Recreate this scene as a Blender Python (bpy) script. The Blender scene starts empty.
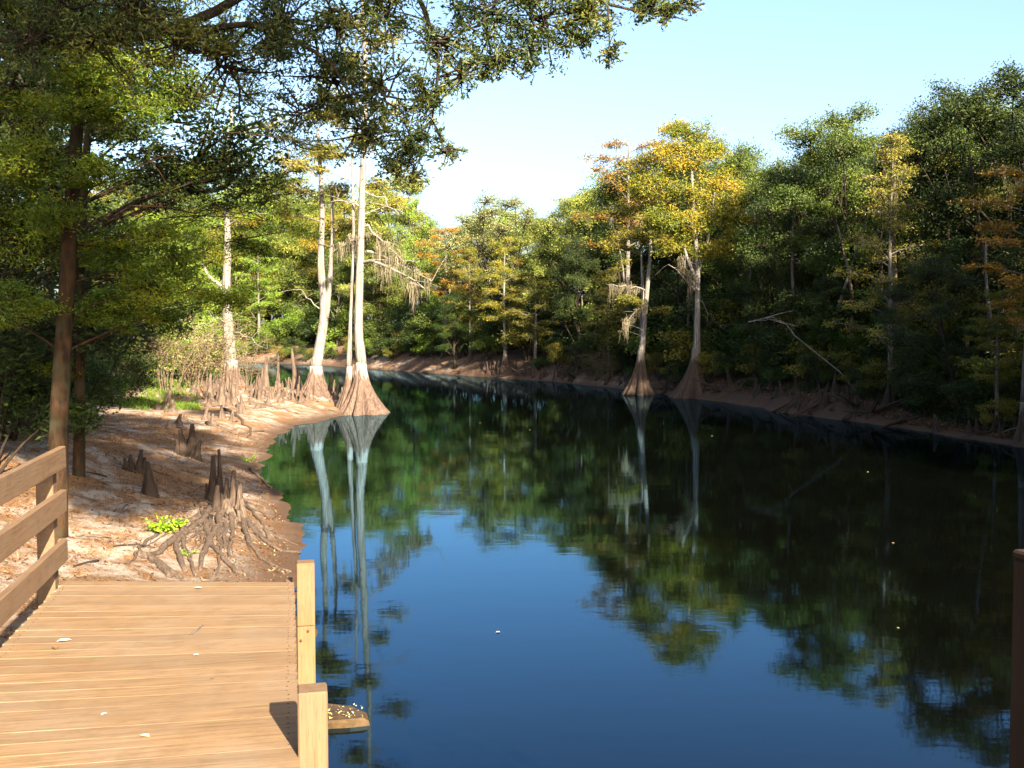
import bpy, math, random
import numpy as np
from mathutils import Vector

C = bpy.context.scene.collection
scene = bpy.context.scene
R = math.radians

# ------------------------------------------------------------------ camera, sky, sun, exposure
F_PX, CAM_H, PITCH = 996.0, 3.0, R(-2.8)
cam_d = bpy.data.cameras.new('camera')
cam_d.sensor_width = 36.0
cam_d.lens = 36.0 * F_PX / 1024.0
cam_d.clip_start, cam_d.clip_end = 0.05, 3000.0
cam = bpy.data.objects.new('camera', cam_d)
C.objects.link(cam)
cam.location = (0, 0, CAM_H)
cam.rotation_euler = (R(90) + PITCH, 0, 0)
scene.camera = cam

SUN_EL, SUN_AZ = R(25.5), R(154)            # azimuth clockwise from +Y: behind the camera, to the right
world = bpy.data.worlds.new('World')
scene.world = world
world.use_nodes = True
wn = world.node_tree
bg = wn.nodes['Background']
sky = wn.nodes.new('ShaderNodeTexSky')
sky.sky_type = 'NISHITA'
sky.sun_disc = False
sky.sun_elevation = SUN_EL
sky.sun_rotation = SUN_AZ
sky.altitude = 0
sky.air_density = 1.0
sky.dust_density = 3.5
sky.ozone_density = 2.0
hsky = wn.nodes.new('ShaderNodeHueSaturation')      # the camera's vivid setting: a deeper blue sky
hsky.inputs['Saturation'].default_value = 1.04
wn.links.new(sky.outputs[0], hsky.inputs['Color'])
wn.links.new(hsky.outputs[0], bg.inputs[0])
bg.inputs[1].default_value = 0.064

sun_d = bpy.data.lights.new('sun', 'SUN')
sun_d.energy = 5.0
sun_d.angle = R(0.53)
sun_d.color = (1.0, 0.86, 0.66)
sun = bpy.data.objects.new('sun', sun_d)
C.objects.link(sun)
sun_dir = Vector((math.sin(SUN_AZ) * math.cos(SUN_EL), math.cos(SUN_AZ) * math.cos(SUN_EL), math.sin(SUN_EL)))
sun.rotation_euler = (-sun_dir).to_track_quat('-Z', 'Y').to_euler()
sun.location = sun_dir * 60

vs = scene.view_settings
vs.view_transform = 'Standard'
vs.look = 'None'
vs.gamma = 1.0
vs.use_curve_mapping = False
vs.exposure = 2.7

cy = scene.cycles
cy.max_bounces = 6
cy.diffuse_bounces = 1
cy.glossy_bounces = 2
cy.transmission_bounces = 3
cy.transparent_max_bounces = 4
cy.caustics_reflective = False
cy.caustics_refractive = False
cy.use_denoising = True
cy.denoiser = 'OPENIMAGEDENOISE'
cy.denoising_input_passes = 'RGB_ALBEDO_NORMAL'
cy.denoising_prefilter = 'ACCURATE'

# ------------------------------------------------------------------ pixel -> world
def ray(px, py):
    x = (px - 512.0) / F_PX
    y = (384.0 - py) / F_PX
    c, s = math.cos(PITCH), math.sin(PITCH)
    return Vector((x, c - y * s, s + y * c))

def at(px, py, Y):
    d = ray(px, py)
    return Vector((0, 0, CAM_H)) + d * (Y / d.y)

def down(px, py, z):
    d = ray(px, py)
    return Vector((0, 0, CAM_H)) + d * ((z - CAM_H) / d.z)

# ------------------------------------------------------------------ noise and terrain
def vnoise(x, y, seed=0):
    xi, yi = np.floor(x).astype(np.int64), np.floor(y).astype(np.int64)
    fx, fy = x - xi, y - yi
    fx, fy = fx * fx * (3 - 2 * fx), fy * fy * (3 - 2 * fy)
    def h(a, b):
        n = (a * 374761393 + b * 668265263 + seed * 1442695041) & 0x7fffffff
        n = ((n ^ (n >> 13)) * 1274126177) & 0x7fffffff
        return ((n ^ (n >> 16)) & 0xffff) / 65535.0
    return (h(xi, yi) * (1 - fx) * (1 - fy) + h(xi + 1, yi) * fx * (1 - fy)
            + h(xi, yi + 1) * (1 - fx) * fy + h(xi + 1, yi + 1) * fx * fy)

def fbm(x, y, seed=0, o=4):
    v, a, t = 0, 0.5, 0
    for k in range(o):
        v = v + a * vnoise(x * 2 ** k, y * 2 ** k, seed + k * 17)
        t += a
        a *= 0.5
    return v / t

RIVER = np.array([(-0.6, -60), (-0.7, 0), (-1.1, 5), (-1.7, 8.4), (-2.35, 11.3), (-2.75, 12.7), (-3.0, 14.2), (-3.9, 17), (-5.1, 20.6),
    (-5.9, 23.5), (-6.3, 26), (-7.0, 30), (-7.2, 33), (-6.6, 36), (-5.7, 38.6), (-5.2, 41), (-6.0, 44), (-9, 48), (-13, 51), (-17, 53),
    (-20, 56), (-24, 64), (-34, 76), (-60, 90), (-120, 100),
    (-120, 150), (-70, 130), (-40, 116), (-25, 106), (-16, 95), (-10.9, 86), (-6.5, 79), (-2.3, 72), (1.9, 66), (6.1, 56), (8.5, 47.6),
    (9.8, 44), (10.6, 38.2), (12.2, 33.6), (13.0, 29.6), (13.7, 26.7), (15.5, 20), (18, 10), (20, -10), (22, -60)], float)

def river_sd(x, y):
    """signed distance to the water's edge, positive on land"""
    x, y = np.atleast_1d(x).astype(float), np.atleast_1d(y).astype(float)
    best = np.full(x.shape, 1e9)
    inside = np.zeros(x.shape, bool)
    n = len(RIVER)
    for i in range(n):
        ax, ay = RIVER[i]
        bx, by = RIVER[(i + 1) % n]
        dx, dy = bx - ax, by - ay
        t = np.clip(((x - ax) * dx + (y - ay) * dy) / (dx * dx + dy * dy), 0, 1)
        best = np.minimum(best, np.hypot(x - ax - t * dx, y - ay - t * dy))
        if dy != 0:
            c = ((ay > y) != (by > y)) & (x < dx * (y - ay) / dy + ax)
            inside ^= c
    return np.where(inside, -best, best)

def smooth(a, b, t):
    t = np.clip((t - a) / (b - a), 0, 1)
    return t * t * (3 - 2 * t)

def height(x, y):
    x, y = np.atleast_1d(x).astype(float), np.atleast_1d(y).astype(float)
    d = river_sd(x, y)
    d = d + (fbm(x * 0.9, y * 0.9, 5) - 0.5) * 0.55 + (fbm(x * 3.1, y * 3.1, 9) - 0.5) * 0.22
    left = smooth(2, -2, x - (y - 60) * 0.15) * smooth(60, 50, y)
    near = smooth(24, 15, y)
    hl = 1.15 + 0.25 * near
    Ll = 1.0 * near + 4.6 * (1 - near)
    rightnear = smooth(36, 29, y)
    hr = 2.15 - 0.8 * rightnear
    Lr = 2.2 + 2.0 * rightnear
    H = hl * left + hr * (1 - left)
    L = Ll * left + Lr * (1 - left)
    land = H * (1 - np.exp(-np.maximum(d, 0) / L))
    w = np.clip(d / 1.5, 0, 1)
    land = land + w * ((fbm(x * 0.35, y * 0.35, 21) - 0.5) * 0.35 + (fbm(x * 2.2, y * 2.2, 31) - 0.5) * 0.12 + (fbm(x * 9, y * 9, 41, 2) - 0.5) * 0.035)
    bed = -np.minimum(1.8, 0.45 * np.maximum(-d, 0))
    return np.where(d > 0, land, bed)

def hz(x, y):
    return float(height(x, y)[0])

def on_ground(px, py):
    """where the ray through a pixel meets the terrain"""
    d = ray(px, py)
    ts = np.geomspace(4, 160, 900)
    X, Y, Z = d.x * ts / d.y, ts, CAM_H + d.z * ts / d.y
    g = height(X, Y)
    k = np.argmax(Z <= np.maximum(g, 0))
    return Vector((X[k], Y[k], float(max(g[k], -0.05))))

# ------------------------------------------------------------------ tagging
def tag(o, label=None, cat=None, group=None, kind=None):
    if label: o['label'] = label
    if cat: o['category'] = cat
    if group: o['group'] = group
    if kind: o['kind'] = kind
    return o

def thing(name, label, cat, loc=(0, 0, 0), rz=0.0, group=None):
    o = bpy.data.objects.new(name, None)
    o.empty_display_size = 0.2
    C.objects.link(o)
    o.location = loc
    o.rotation_euler = (0, 0, rz)
    return tag(o, label, cat, group)

# ------------------------------------------------------------------ mesh collector
class MB:
    def __init__(self):
        self.v, self.q, self.t, self.tint, self.n = [], [], [], [], 0
    def add(self, v, q=None, t=None, tint=0.5):
        v = np.asarray(v, float)
        self.v.append(v)
        self.tint.append(np.full(len(v), tint) if np.isscalar(tint) else np.asarray(tint, float))
        if q is not None and len(q): self.q.append(np.asarray(q, np.int64) + self.n)
        if t is not None and len(t): self.t.append(np.asarray(t, np.int64) + self.n)
        self.n += len(v)
    def tube(self, pts, rad, sides=7, flute=None, rng=None, cap=True, tint=0.5, rough=0.0):
        pts = np.asarray(pts, float)
        rad = np.asarray(rad, float)
        n = len(pts)
        tan = np.gradient(pts, axis=0)
        tan /= np.linalg.norm(tan, axis=1)[:, None] + 1e-9
        ref = np.array([1.0, 0.13, 0.07]) if abs(tan[0][0]) < 0.85 else np.array([0.1, 1.0, 0.05])
        a = np.cross(tan, ref)
        a /= np.linalg.norm(a, axis=1)[:, None] + 1e-9
        b = np.cross(tan, a)
        th = np.linspace(0, 2 * np.pi, sides, endpoint=False)
        rr = np.repeat(rad[:, None], sides, 1)
        if flute is not None:
            rr = rr * flute(np.arange(n) / max(1, n - 1), th)
        if rough and rng is not None:
            rr = rr * (1 + rough * (rng.random(rr.shape) - 0.5))
        V = pts[:, None, :] + rr[:, :, None] * (np.cos(th)[None, :, None] * a[:, None, :] + np.sin(th)[None, :, None] * b[:, None, :])
        V = V.reshape(-1, 3)
        i = np.arange(n - 1)[:, None] * sides
        j = np.arange(sides)[None, :]
        k = (j + 1) % sides
        Q = np.stack([i + j, i + k, i + k + sides, i + j + sides], -1).reshape(-1, 4)
        T = []
        if cap:
            V = np.vstack([V, pts[-1:] + tan[-1:] * rad[-1] * 0.5, pts[:1]])
            e, s0 = n * sides, n * sides + 1
            for m in range(sides):
                T.append(((n - 1) * sides + m, (n - 1) * sides + (m + 1) % sides, e))
                T.append(((m + 1) % sides, m, s0))
        self.add(V, Q, T, tint)
    def leaves(self, P, ln, wd, rng, tint, up=0.6, droop=0.0):
        """one folded four-point leaf per row of P"""
        P = np.asarray(P, float)
        N = len(P)
        if N == 0: return
        ln = np.broadcast_to(ln, (N,)) * (0.45 + 1.3 * rng.random(N) ** 1.7)
        wd = np.broadcast_to(wd, (N,)) * (0.7 + 0.6 * rng.random(N))
        d = rng.normal(size=(N, 3))
        d[:, 2] = d[:, 2] * 0.6 - droop
        d /= np.linalg.norm(d, axis=1)[:, None]
        m = rng.normal(size=(N, 3))
        m[:, 2] += up * 0.8
        s = np.cross(d, m)
        s /= np.linalg.norm(s, axis=1)[:, None] + 1e-9
        nn = np.cross(s, d)
        a = P - d * ln[:, None] * 0.5
        c = P + d * ln[:, None] * 0.5
        mid = P - d * ln[:, None] * 0.06 + nn * wd[:, None] * 0.25
        b = mid + s * wd[:, None] * 0.5
        e = mid - s * wd[:, None] * 0.5
        V = np.stack([a, b, c, e], 1).reshape(-1, 3)
        self.add(V, np.arange(N * 4).reshape(N, 4), None, np.repeat(np.clip(tint, 0, 1), 4))
    def box(self, c, s, u=(1, 0, 0), w=(0, 0, 1), bev=0.0, tint=0.5):
        """box centred at c, sizes s along u, v, w"""
        u, w = np.asarray(u, float), np.asarray(w, float)
        u /= np.linalg.norm(u)
        v = np.cross(w, u)
        v /= np.linalg.norm(v)
        w = np.cross(u, v)
        h = np.asarray(s, float) / 2
        P = []
        for sx in (-1, 1):
            for sy in (-1, 1):
                for sz in (-1, 1):
                    for ax in range(3):
                        q = np.array([sx, sy, sz]) * (h - bev)
                        q[ax] += np.array([sx, sy, sz])[ax] * bev
                        P.append(q)
        def idx(sx, sy, sz, ax): return (((sx > 0) * 2 + (sy > 0)) * 2 + (sz > 0)) * 3 + ax
        Q, T = [], []
        sg = (-1, 1)
        for ax in range(3):
            o = [k for k in range(3) if k != ax]
            for s0 in sg:
                ring = []
                for p, q in ((-1, -1), (1, -1), (1, 1), (-1, 1)):
                    k = [0, 0, 0]; k[ax] = s0; k[o[0]] = p; k[o[1]] = q
                    ring.append(idx(*k, ax))
                if (s0 > 0) == (ax == 1): ring.reverse()
                Q.append(ring)
        for ax in range(3):
            o = [k for k in range(3) if k != ax]
            for p in sg:
                for q in sg:
                    k0 = [0, 0, 0]; k0[ax] = -1; k0[o[0]] = p; k0[o[1]] = q
                    k1 = list(k0); k1[ax] = 1
                    ring = [idx(*k0, o[0]), idx(*k1, o[0]), idx(*k1, o[1]), idx(*k0, o[1])]
                    Q.append(ring)
        for sx in sg:
            for sy in sg:
                for sz in sg:
                    T.append([idx(sx, sy, sz, 0), idx(sx, sy, sz, 1), idx(sx, sy, sz, 2)])
        P = np.array(P)
        V = np.asarray(c, float) + P[:, :1] * u + P[:, 1:2] * v + P[:, 2:] * w
        self.add(V, Q, T, tint)
    def mesh(self, name, smooth_=False):
        me = bpy.data.meshes.new(name)
        if not self.v: return me
        V = np.vstack(self.v)
        Q = np.vstack(self.q) if self.q else np.zeros((0, 4), np.int64)
        T = np.vstack(self.t) if self.t else np.zeros((0, 3), np.int64)
        me.vertices.add(len(V))
        me.vertices.foreach_set('co', V.astype(np.float32).ravel())
        me.loops.add(Q.size + T.size)
        me.loops.foreach_set('vertex_index', np.concatenate([Q.ravel(), T.ravel()]).astype(np.int32))
        me.polygons.add(len(Q) + len(T))
        st = np.concatenate([np.arange(len(Q)) * 4, Q.size + np.arange(len(T)) * 3]).astype(np.int32)
        me.polygons.foreach_set('loop_start', st)
        me.polygons.foreach_set('use_smooth', np.full(len(st), bool(smooth_)))
        me.update(calc_edges=True)
        at_ = me.attributes.new('tint', 'FLOAT', 'POINT')
        at_.data.foreach_set('value', np.concatenate(self.tint).astype(np.float32))
        return me
    def build(self, name, mat, parent=None, smooth_=False, fixn=False):
        me = self.mesh(name, smooth_)
        if fixn:
            import bmesh
            bm = bmesh.new(); bm.from_mesh(me)
            bmesh.ops.recalc_face_normals(bm, faces=bm.faces)
            bm.to_mesh(me); bm.free()
        o = bpy.data.objects.new(name, me)
        me.materials.append(mat)
        C.objects.link(o)
        if parent: o.parent = parent
        return o

# ------------------------------------------------------------------ materials
def new_mat(name):
    m = bpy.data.materials.new(name)
    m.use_nodes = True
    nt = m.node_tree
    nt.nodes.clear()
    out = nt.nodes.new('ShaderNodeOutputMaterial')
    return m, nt, out

def N(nt, typ, **kw):
    n = nt.nodes.new(typ)
    for k, v in kw.items():
        setattr(n, k, v)
    return n

def ramp(nt, stops, fac=None):
    r = nt.nodes.new('ShaderNodeValToRGB')
    el = r.color_ramp.elements
    while len(el) < len(stops): el.new(0.5)
    for e, (p, c) in zip(el, stops):
        e.position = p
        e.color = (*c, 1) if not np.isscalar(c) else (c, c, c, 1)
    if fac is not None: nt.links.new(fac, r.inputs[0])
    return r

def noise(nt, vec, scale, detail=4, rough=0.6):
    n = N(nt, 'ShaderNodeTexNoise')
    n.inputs['Scale'].default_value = scale
    n.inputs['Detail'].default_value = detail
    n.inputs['Roughness'].default_value = rough
    if vec is not None: nt.links.new(vec, n.inputs['Vector'])
    return n

def mixc(nt, fac, a, b, mode='MIX'):
    m = N(nt, 'ShaderNodeMix', data_type='RGBA', blend_type=mode)
    for sock, val in ((m.inputs[0], fac), (m.inputs[6], a), (m.inputs[7], b)):
        if hasattr(val, 'is_output'): nt.links.new(val, sock)
        elif np.isscalar(val): sock.default_value = val
        else: sock.default_value = (*val, 1)
    return m.outputs[2]

def dim(k, *cs):
    return [tuple(x * k for x in c) if c is not None else None for c in cs]

def leaf_mat(name, c0, c1, c2, trans=0.28, gloss=0.25):
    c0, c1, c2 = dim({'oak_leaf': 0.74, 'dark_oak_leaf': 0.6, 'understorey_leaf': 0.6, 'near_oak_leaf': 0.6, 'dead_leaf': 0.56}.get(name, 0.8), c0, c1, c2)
    m, nt, out = new_mat(name)
    a = N(nt, 'ShaderNodeAttribute', attribute_name='tint')
    r = ramp(nt, [(0.05, c0), (0.5, c1), (0.95, c2)], a.outputs['Fac'])
    oi = N(nt, 'ShaderNodeObjectInfo')
    hs = N(nt, 'ShaderNodeHueSaturation')
    mr = N(nt, 'ShaderNodeMapRange')
    mr.inputs[3].default_value, mr.inputs[4].default_value = 0.8, 1.2
    nt.links.new(oi.outputs['Random'], mr.inputs[0])
    nt.links.new(mr.outputs[0], hs.inputs['Value'])
    nt.links.new(r.outputs[0], hs.inputs['Color'])
    p = N(nt, 'ShaderNodeBsdfPrincipled')
    p.inputs['Roughness'].default_value = 0.5
    p.inputs['Specular IOR Level'].default_value = gloss
    nt.links.new(hs.outputs[0], p.inputs['Base Color'])
    t = N(nt, 'ShaderNodeBsdfTranslucent')
    tc = mixc(nt, 1.0, hs.outputs[0], (1.25, 1.3, 0.5), 'MULTIPLY')
    nt.links.new(tc, t.inputs[0])
    ms = N(nt, 'ShaderNodeMixShader')
    ms.inputs[0].default_value = trans
    nt.links.new(p.outputs[0], ms.inputs[1])
    nt.links.new(t.outputs[0], ms.inputs[2])
    nt.links.new(ms.outputs[0], out.inputs[0])
    return m

def bark_mat(name, dark, light, scale=6.0, stretch=0.18, bump=0.6, patch=None, top=None):
    dark, light, patch, top = dim(0.46, dark, light, patch, top)
    m, nt, out = new_mat(name)
    tc = N(nt, 'ShaderNodeTexCoord')
    mp = N(nt, 'ShaderNodeMapping')
    mp.inputs['Scale'].default_value = (1, 1, stretch)
    nt.links.new(tc.outputs['Object'], mp.inputs['Vector'])
    n1 = noise(nt, mp.outputs[0], scale * 3, 6, 0.65)
    n2 = noise(nt, tc.outputs['Object'], scale * 0.35, 3)
    r = ramp(nt, [(0.32, dark), (0.68, light)], n1.outputs[0])
    col = r.outputs[0]
    if patch:
        r2 = ramp(nt, [(0.5, 0.0), (0.62, 1.0)], n2.outputs[0])
        col = mixc(nt, r2.outputs[0], col, patch)
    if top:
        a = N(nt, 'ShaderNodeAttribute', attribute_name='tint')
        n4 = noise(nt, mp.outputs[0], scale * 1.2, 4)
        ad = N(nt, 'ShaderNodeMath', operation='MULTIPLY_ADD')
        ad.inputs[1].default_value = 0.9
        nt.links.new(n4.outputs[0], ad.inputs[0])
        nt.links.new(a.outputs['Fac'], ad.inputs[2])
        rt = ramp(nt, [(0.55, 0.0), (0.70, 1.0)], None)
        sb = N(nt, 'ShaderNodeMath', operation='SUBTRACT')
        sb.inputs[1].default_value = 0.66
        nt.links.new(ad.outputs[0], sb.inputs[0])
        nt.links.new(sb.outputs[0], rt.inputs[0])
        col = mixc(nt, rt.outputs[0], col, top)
    p = N(nt, 'ShaderNodeBsdfPrincipled')
    p.inputs['Roughness'].default_value = 0.9
    p.inputs['Specular IOR Level'].default_value = 0.15
    nt.links.new(col, p.inputs['Base Color'])
    b = N(nt, 'ShaderNodeBump')
    b.inputs['Strength'].default_value = bump
    b.inputs['Distance'].default_value = 0.03
    nt.links.new(n1.outputs[0], b.inputs['Height'])
    nt.links.new(b.outputs[0], p.inputs['Normal'])
    nt.links.new(p.outputs[0], out.inputs[0])
    return m

def wood_mat(name, axis, base=(0.40, 0.235, 0.115), dark=(0.25, 0.135, 0.06), grey=(0.36, 0.27, 0.19)):
    base, dark, grey = dim(0.56, base, dark, grey)
    """weathered sawn timber with its grain along a world axis of the deck frame"""
    m, nt, out = new_mat(name)
    tc = N(nt, 'ShaderNodeTexCoord')
    mp = N(nt, 'ShaderNodeMapping')
    mp.inputs['Scale'].default_value = [0.05 if k == axis else 1.0 for k in range(3)]
    nt.links.new(tc.outputs['Object'], mp.inputs['Vector'])
    n1 = noise(nt, mp.outputs[0], 42, 6, 0.6)
    n2 = noise(nt, tc.outputs['Object'], 1.7, 5, 0.6)
    n3 = noise(nt, mp.outputs[0], 150, 2, 0.5)
    a = N(nt, 'ShaderNodeAttribute', attribute_name='tint')
    r = ramp(nt, [(0.25, dark), (0.5, base), (0.8, tuple(min(1, c * 1.25) for c in base))], n1.outputs[0])
    c1 = mixc(nt, ramp(nt, [(0.42, 0.0), (0.75, 0.75)], n2.outputs[0]).outputs[0], r.outputs[0], grey)
    hv = N(nt, 'ShaderNodeHueSaturation')
    mr = N(nt, 'ShaderNodeMapRange')
    mr.inputs[3].default_value, mr.inputs[4].default_value = 0.88, 1.08
    nt.links.new(a.outputs['Fac'], mr.inputs[0])
    nt.links.new(mr.outputs[0], hv.inputs['Value'])
    nt.links.new(c1, hv.inputs['Color'])
    n5 = noise(nt, tc.outputs['Object'], 5.5, 6, 0.7)
    c3 = mixc(nt, ramp(nt, [(0.50, 0.0), (0.70, 0.5)], n5.outputs[0]).outputs[0], hv.outputs[0], dark)
    c2 = mixc(nt, ramp(nt, [(0.60, 0.0), (0.70, 0.6)], n3.outputs[0]).outputs[0], c3, tuple(k * 0.6 for k in dark))
    p = N(nt, 'ShaderNodeBsdfPrincipled')
    p.inputs['Roughness'].default_value = 0.8
    p.inputs['Specular IOR Level'].default_value = 0.2
    nt.links.new(c2, p.inputs['Base Color'])
    b = N(nt, 'ShaderNodeBump')
    b.inputs['Strength'].default_value = 0.4
    b.inputs['Distance'].default_value = 0.006
    nt.links.new(n1.outputs[0], b.inputs['Height'])
    nt.links.new(b.outputs[0], p.inputs['Normal'])
    nt.links.new(p.outputs[0], out.inputs[0])
    return m

def ground_mat():
    m, nt, out = new_mat('bank_soil')
    g = N(nt, 'ShaderNodeNewGeometry')
    pos = g.outputs['Position']
    sep = N(nt, 'ShaderNodeSeparateXYZ')
    nt.links.new(pos, sep.inputs[0])
    nbig = noise(nt, pos, 0.55, 5, 0.6)
    nmid = noise(nt, pos, 3.2, 6, 0.7)
    nfin = noise(nt, pos, 38, 5, 0.75)
    litter = ramp(nt, [(0.30, (0.075, 0.040, 0.020)), (0.46, (0.25, 0.13, 0.06)), (0.58, (0.40, 0.235, 0.115)), (0.72, (0.50, 0.39, 0.26))], nfin.outputs[0])
    sand = ramp(nt, [(0.3, (0.33, 0.27, 0.22)), (0.7, (0.66, 0.60, 0.53))], nfin.outputs[0])
    mask = ramp(nt, [(0.42, 0.0), (0.53, 1.0)], nbig.outputs[0])
    mask2 = ramp(nt, [(0.42, 0.0), (0.58, 1.0)], nmid.outputs[0])
    mm = mixc(nt, 1.0, mask.outputs[0], mask2.outputs[0], 'MULTIPLY')
    col = mixc(nt, mm, litter.outputs[0], sand.outputs[0])
    col = mixc(nt, 1.0, col, (0.58, 0.57, 0.56), 'MULTIPLY')
    # right and far banks: dark root-bound soil
    dk = ramp(nt, [(0.3, (0.018, 0.012, 0.008)), (0.5, (0.055, 0.034, 0.022)), (0.72, (0.14, 0.09, 0.065))], nfin.outputs[0])
    a = N(nt, 'ShaderNodeAttribute', attribute_name='tint')     # 1 on the sandy left bank
    col = mixc(nt, a.outputs['Fac'], dk.outputs[0], col)
    # moist band at the water's edge
    wet = N(nt, 'ShaderNodeMapRange')
    wet.inputs[1].default_value, wet.inputs[2].default_value = 0.04, 0.22
    wet.inputs[3].default_value, wet.inputs[4].default_value = 1.0, 0.0
    nt.links.new(sep.outputs[2], wet.inputs[0])
    col = mixc(nt, wet.outputs[0], col, (0.075, 0.045, 0.028))
    p = N(nt, 'ShaderNodeBsdfPrincipled')
    p.inputs['Roughness'].default_value = 0.95
    p.inputs['Specular IOR Level'].default_value = 0.1
    nt.links.new(col, p.inputs['Base Color'])
    b = N(nt, 'ShaderNodeBump')
    b.inputs['Strength'].default_value = 0.8
    b.inputs['Distance'].default_value = 0.04
    nt.links.new(nfin.outputs[0], b.inputs['Height'])
    nt.links.new(b.outputs[0], p.inputs['Normal'])
    nt.links.new(p.outputs[0], out.inputs[0])
    return m

def water_mat():
    m, nt, out = new_mat('tannin_water')
    g = N(nt, 'ShaderNodeNewGeometry')
    mp = N(nt, 'ShaderNodeMapping')
    mp.inputs['Scale'].default_value = (0.55, 1.0, 1.0)
    nt.links.new(g.outputs['Position'], mp.inputs['Vector'])
    n1 = noise(nt, mp.outputs[0], 1.6, 3, 0.55)
    n2 = noise(nt, mp.outputs[0], 9.0, 2, 0.5)
    s = N(nt, 'ShaderNodeMath', operation='MULTIPLY_ADD')
    s.inputs[1].default_value = 0.16
    nt.links.new(n2.outputs[0], s.inputs[0])
    nt.links.new(n1.outputs[0], s.inputs[2])
    b = N(nt, 'ShaderNodeBump')
    b.inputs['Strength'].default_value = 1.0
    b.inputs['Distance'].default_value = 0.0017
    nt.links.new(s.outputs[0], b.inputs['Height'])
    fr = N(nt, 'ShaderNodeFresnel')
    fr.inputs['IOR'].default_value = 1.41
    nt.links.new(b.outputs[0], fr.inputs['Normal'])
    gl = N(nt, 'ShaderNodeBsdfGlossy')
    gl.inputs['Color'].default_value = (0.40, 0.73, 1.0, 1)
    gl.inputs['Roughness'].default_value = 0.035
    nt.links.new(b.outputs[0], gl.inputs['Normal'])
    df = N(nt, 'ShaderNodeBsdfDiffuse')
    df.inputs['Color'].default_value = (0.0012, 0.0012, 0.0008, 1)
    ms = N(nt, 'ShaderNodeMixShader')
    nt.links.new(fr.outputs[0], ms.inputs[0])
    nt.links.new(df.outputs[0], ms.inputs[1])
    nt.links.new(gl.outputs[0], ms.inputs[2])
    nt.links.new(ms.outputs[0], out.inputs[0])
    return m

def plain_mat(name, c, c2=None, scale=30, rough=0.9):
    m, nt, out = new_mat(name)
    tc = N(nt, 'ShaderNodeTexCoord')
    n1 = noise(nt, tc.outputs['Object'], scale, 5, 0.65)
    r = ramp(nt, [(0.3, c), (0.7, c2 or tuple(min(1, k * 1.6) for k in c))], n1.outputs[0])
    p = N(nt, 'ShaderNodeBsdfPrincipled')
    p.inputs['Roughness'].default_value = rough
    p.inputs['Specular IOR Level'].default_value = 0.2
    nt.links.new(r.outputs[0], p.inputs['Base Color'])
    nt.links.new(p.outputs[0], out.inputs[0])
    return m

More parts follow.
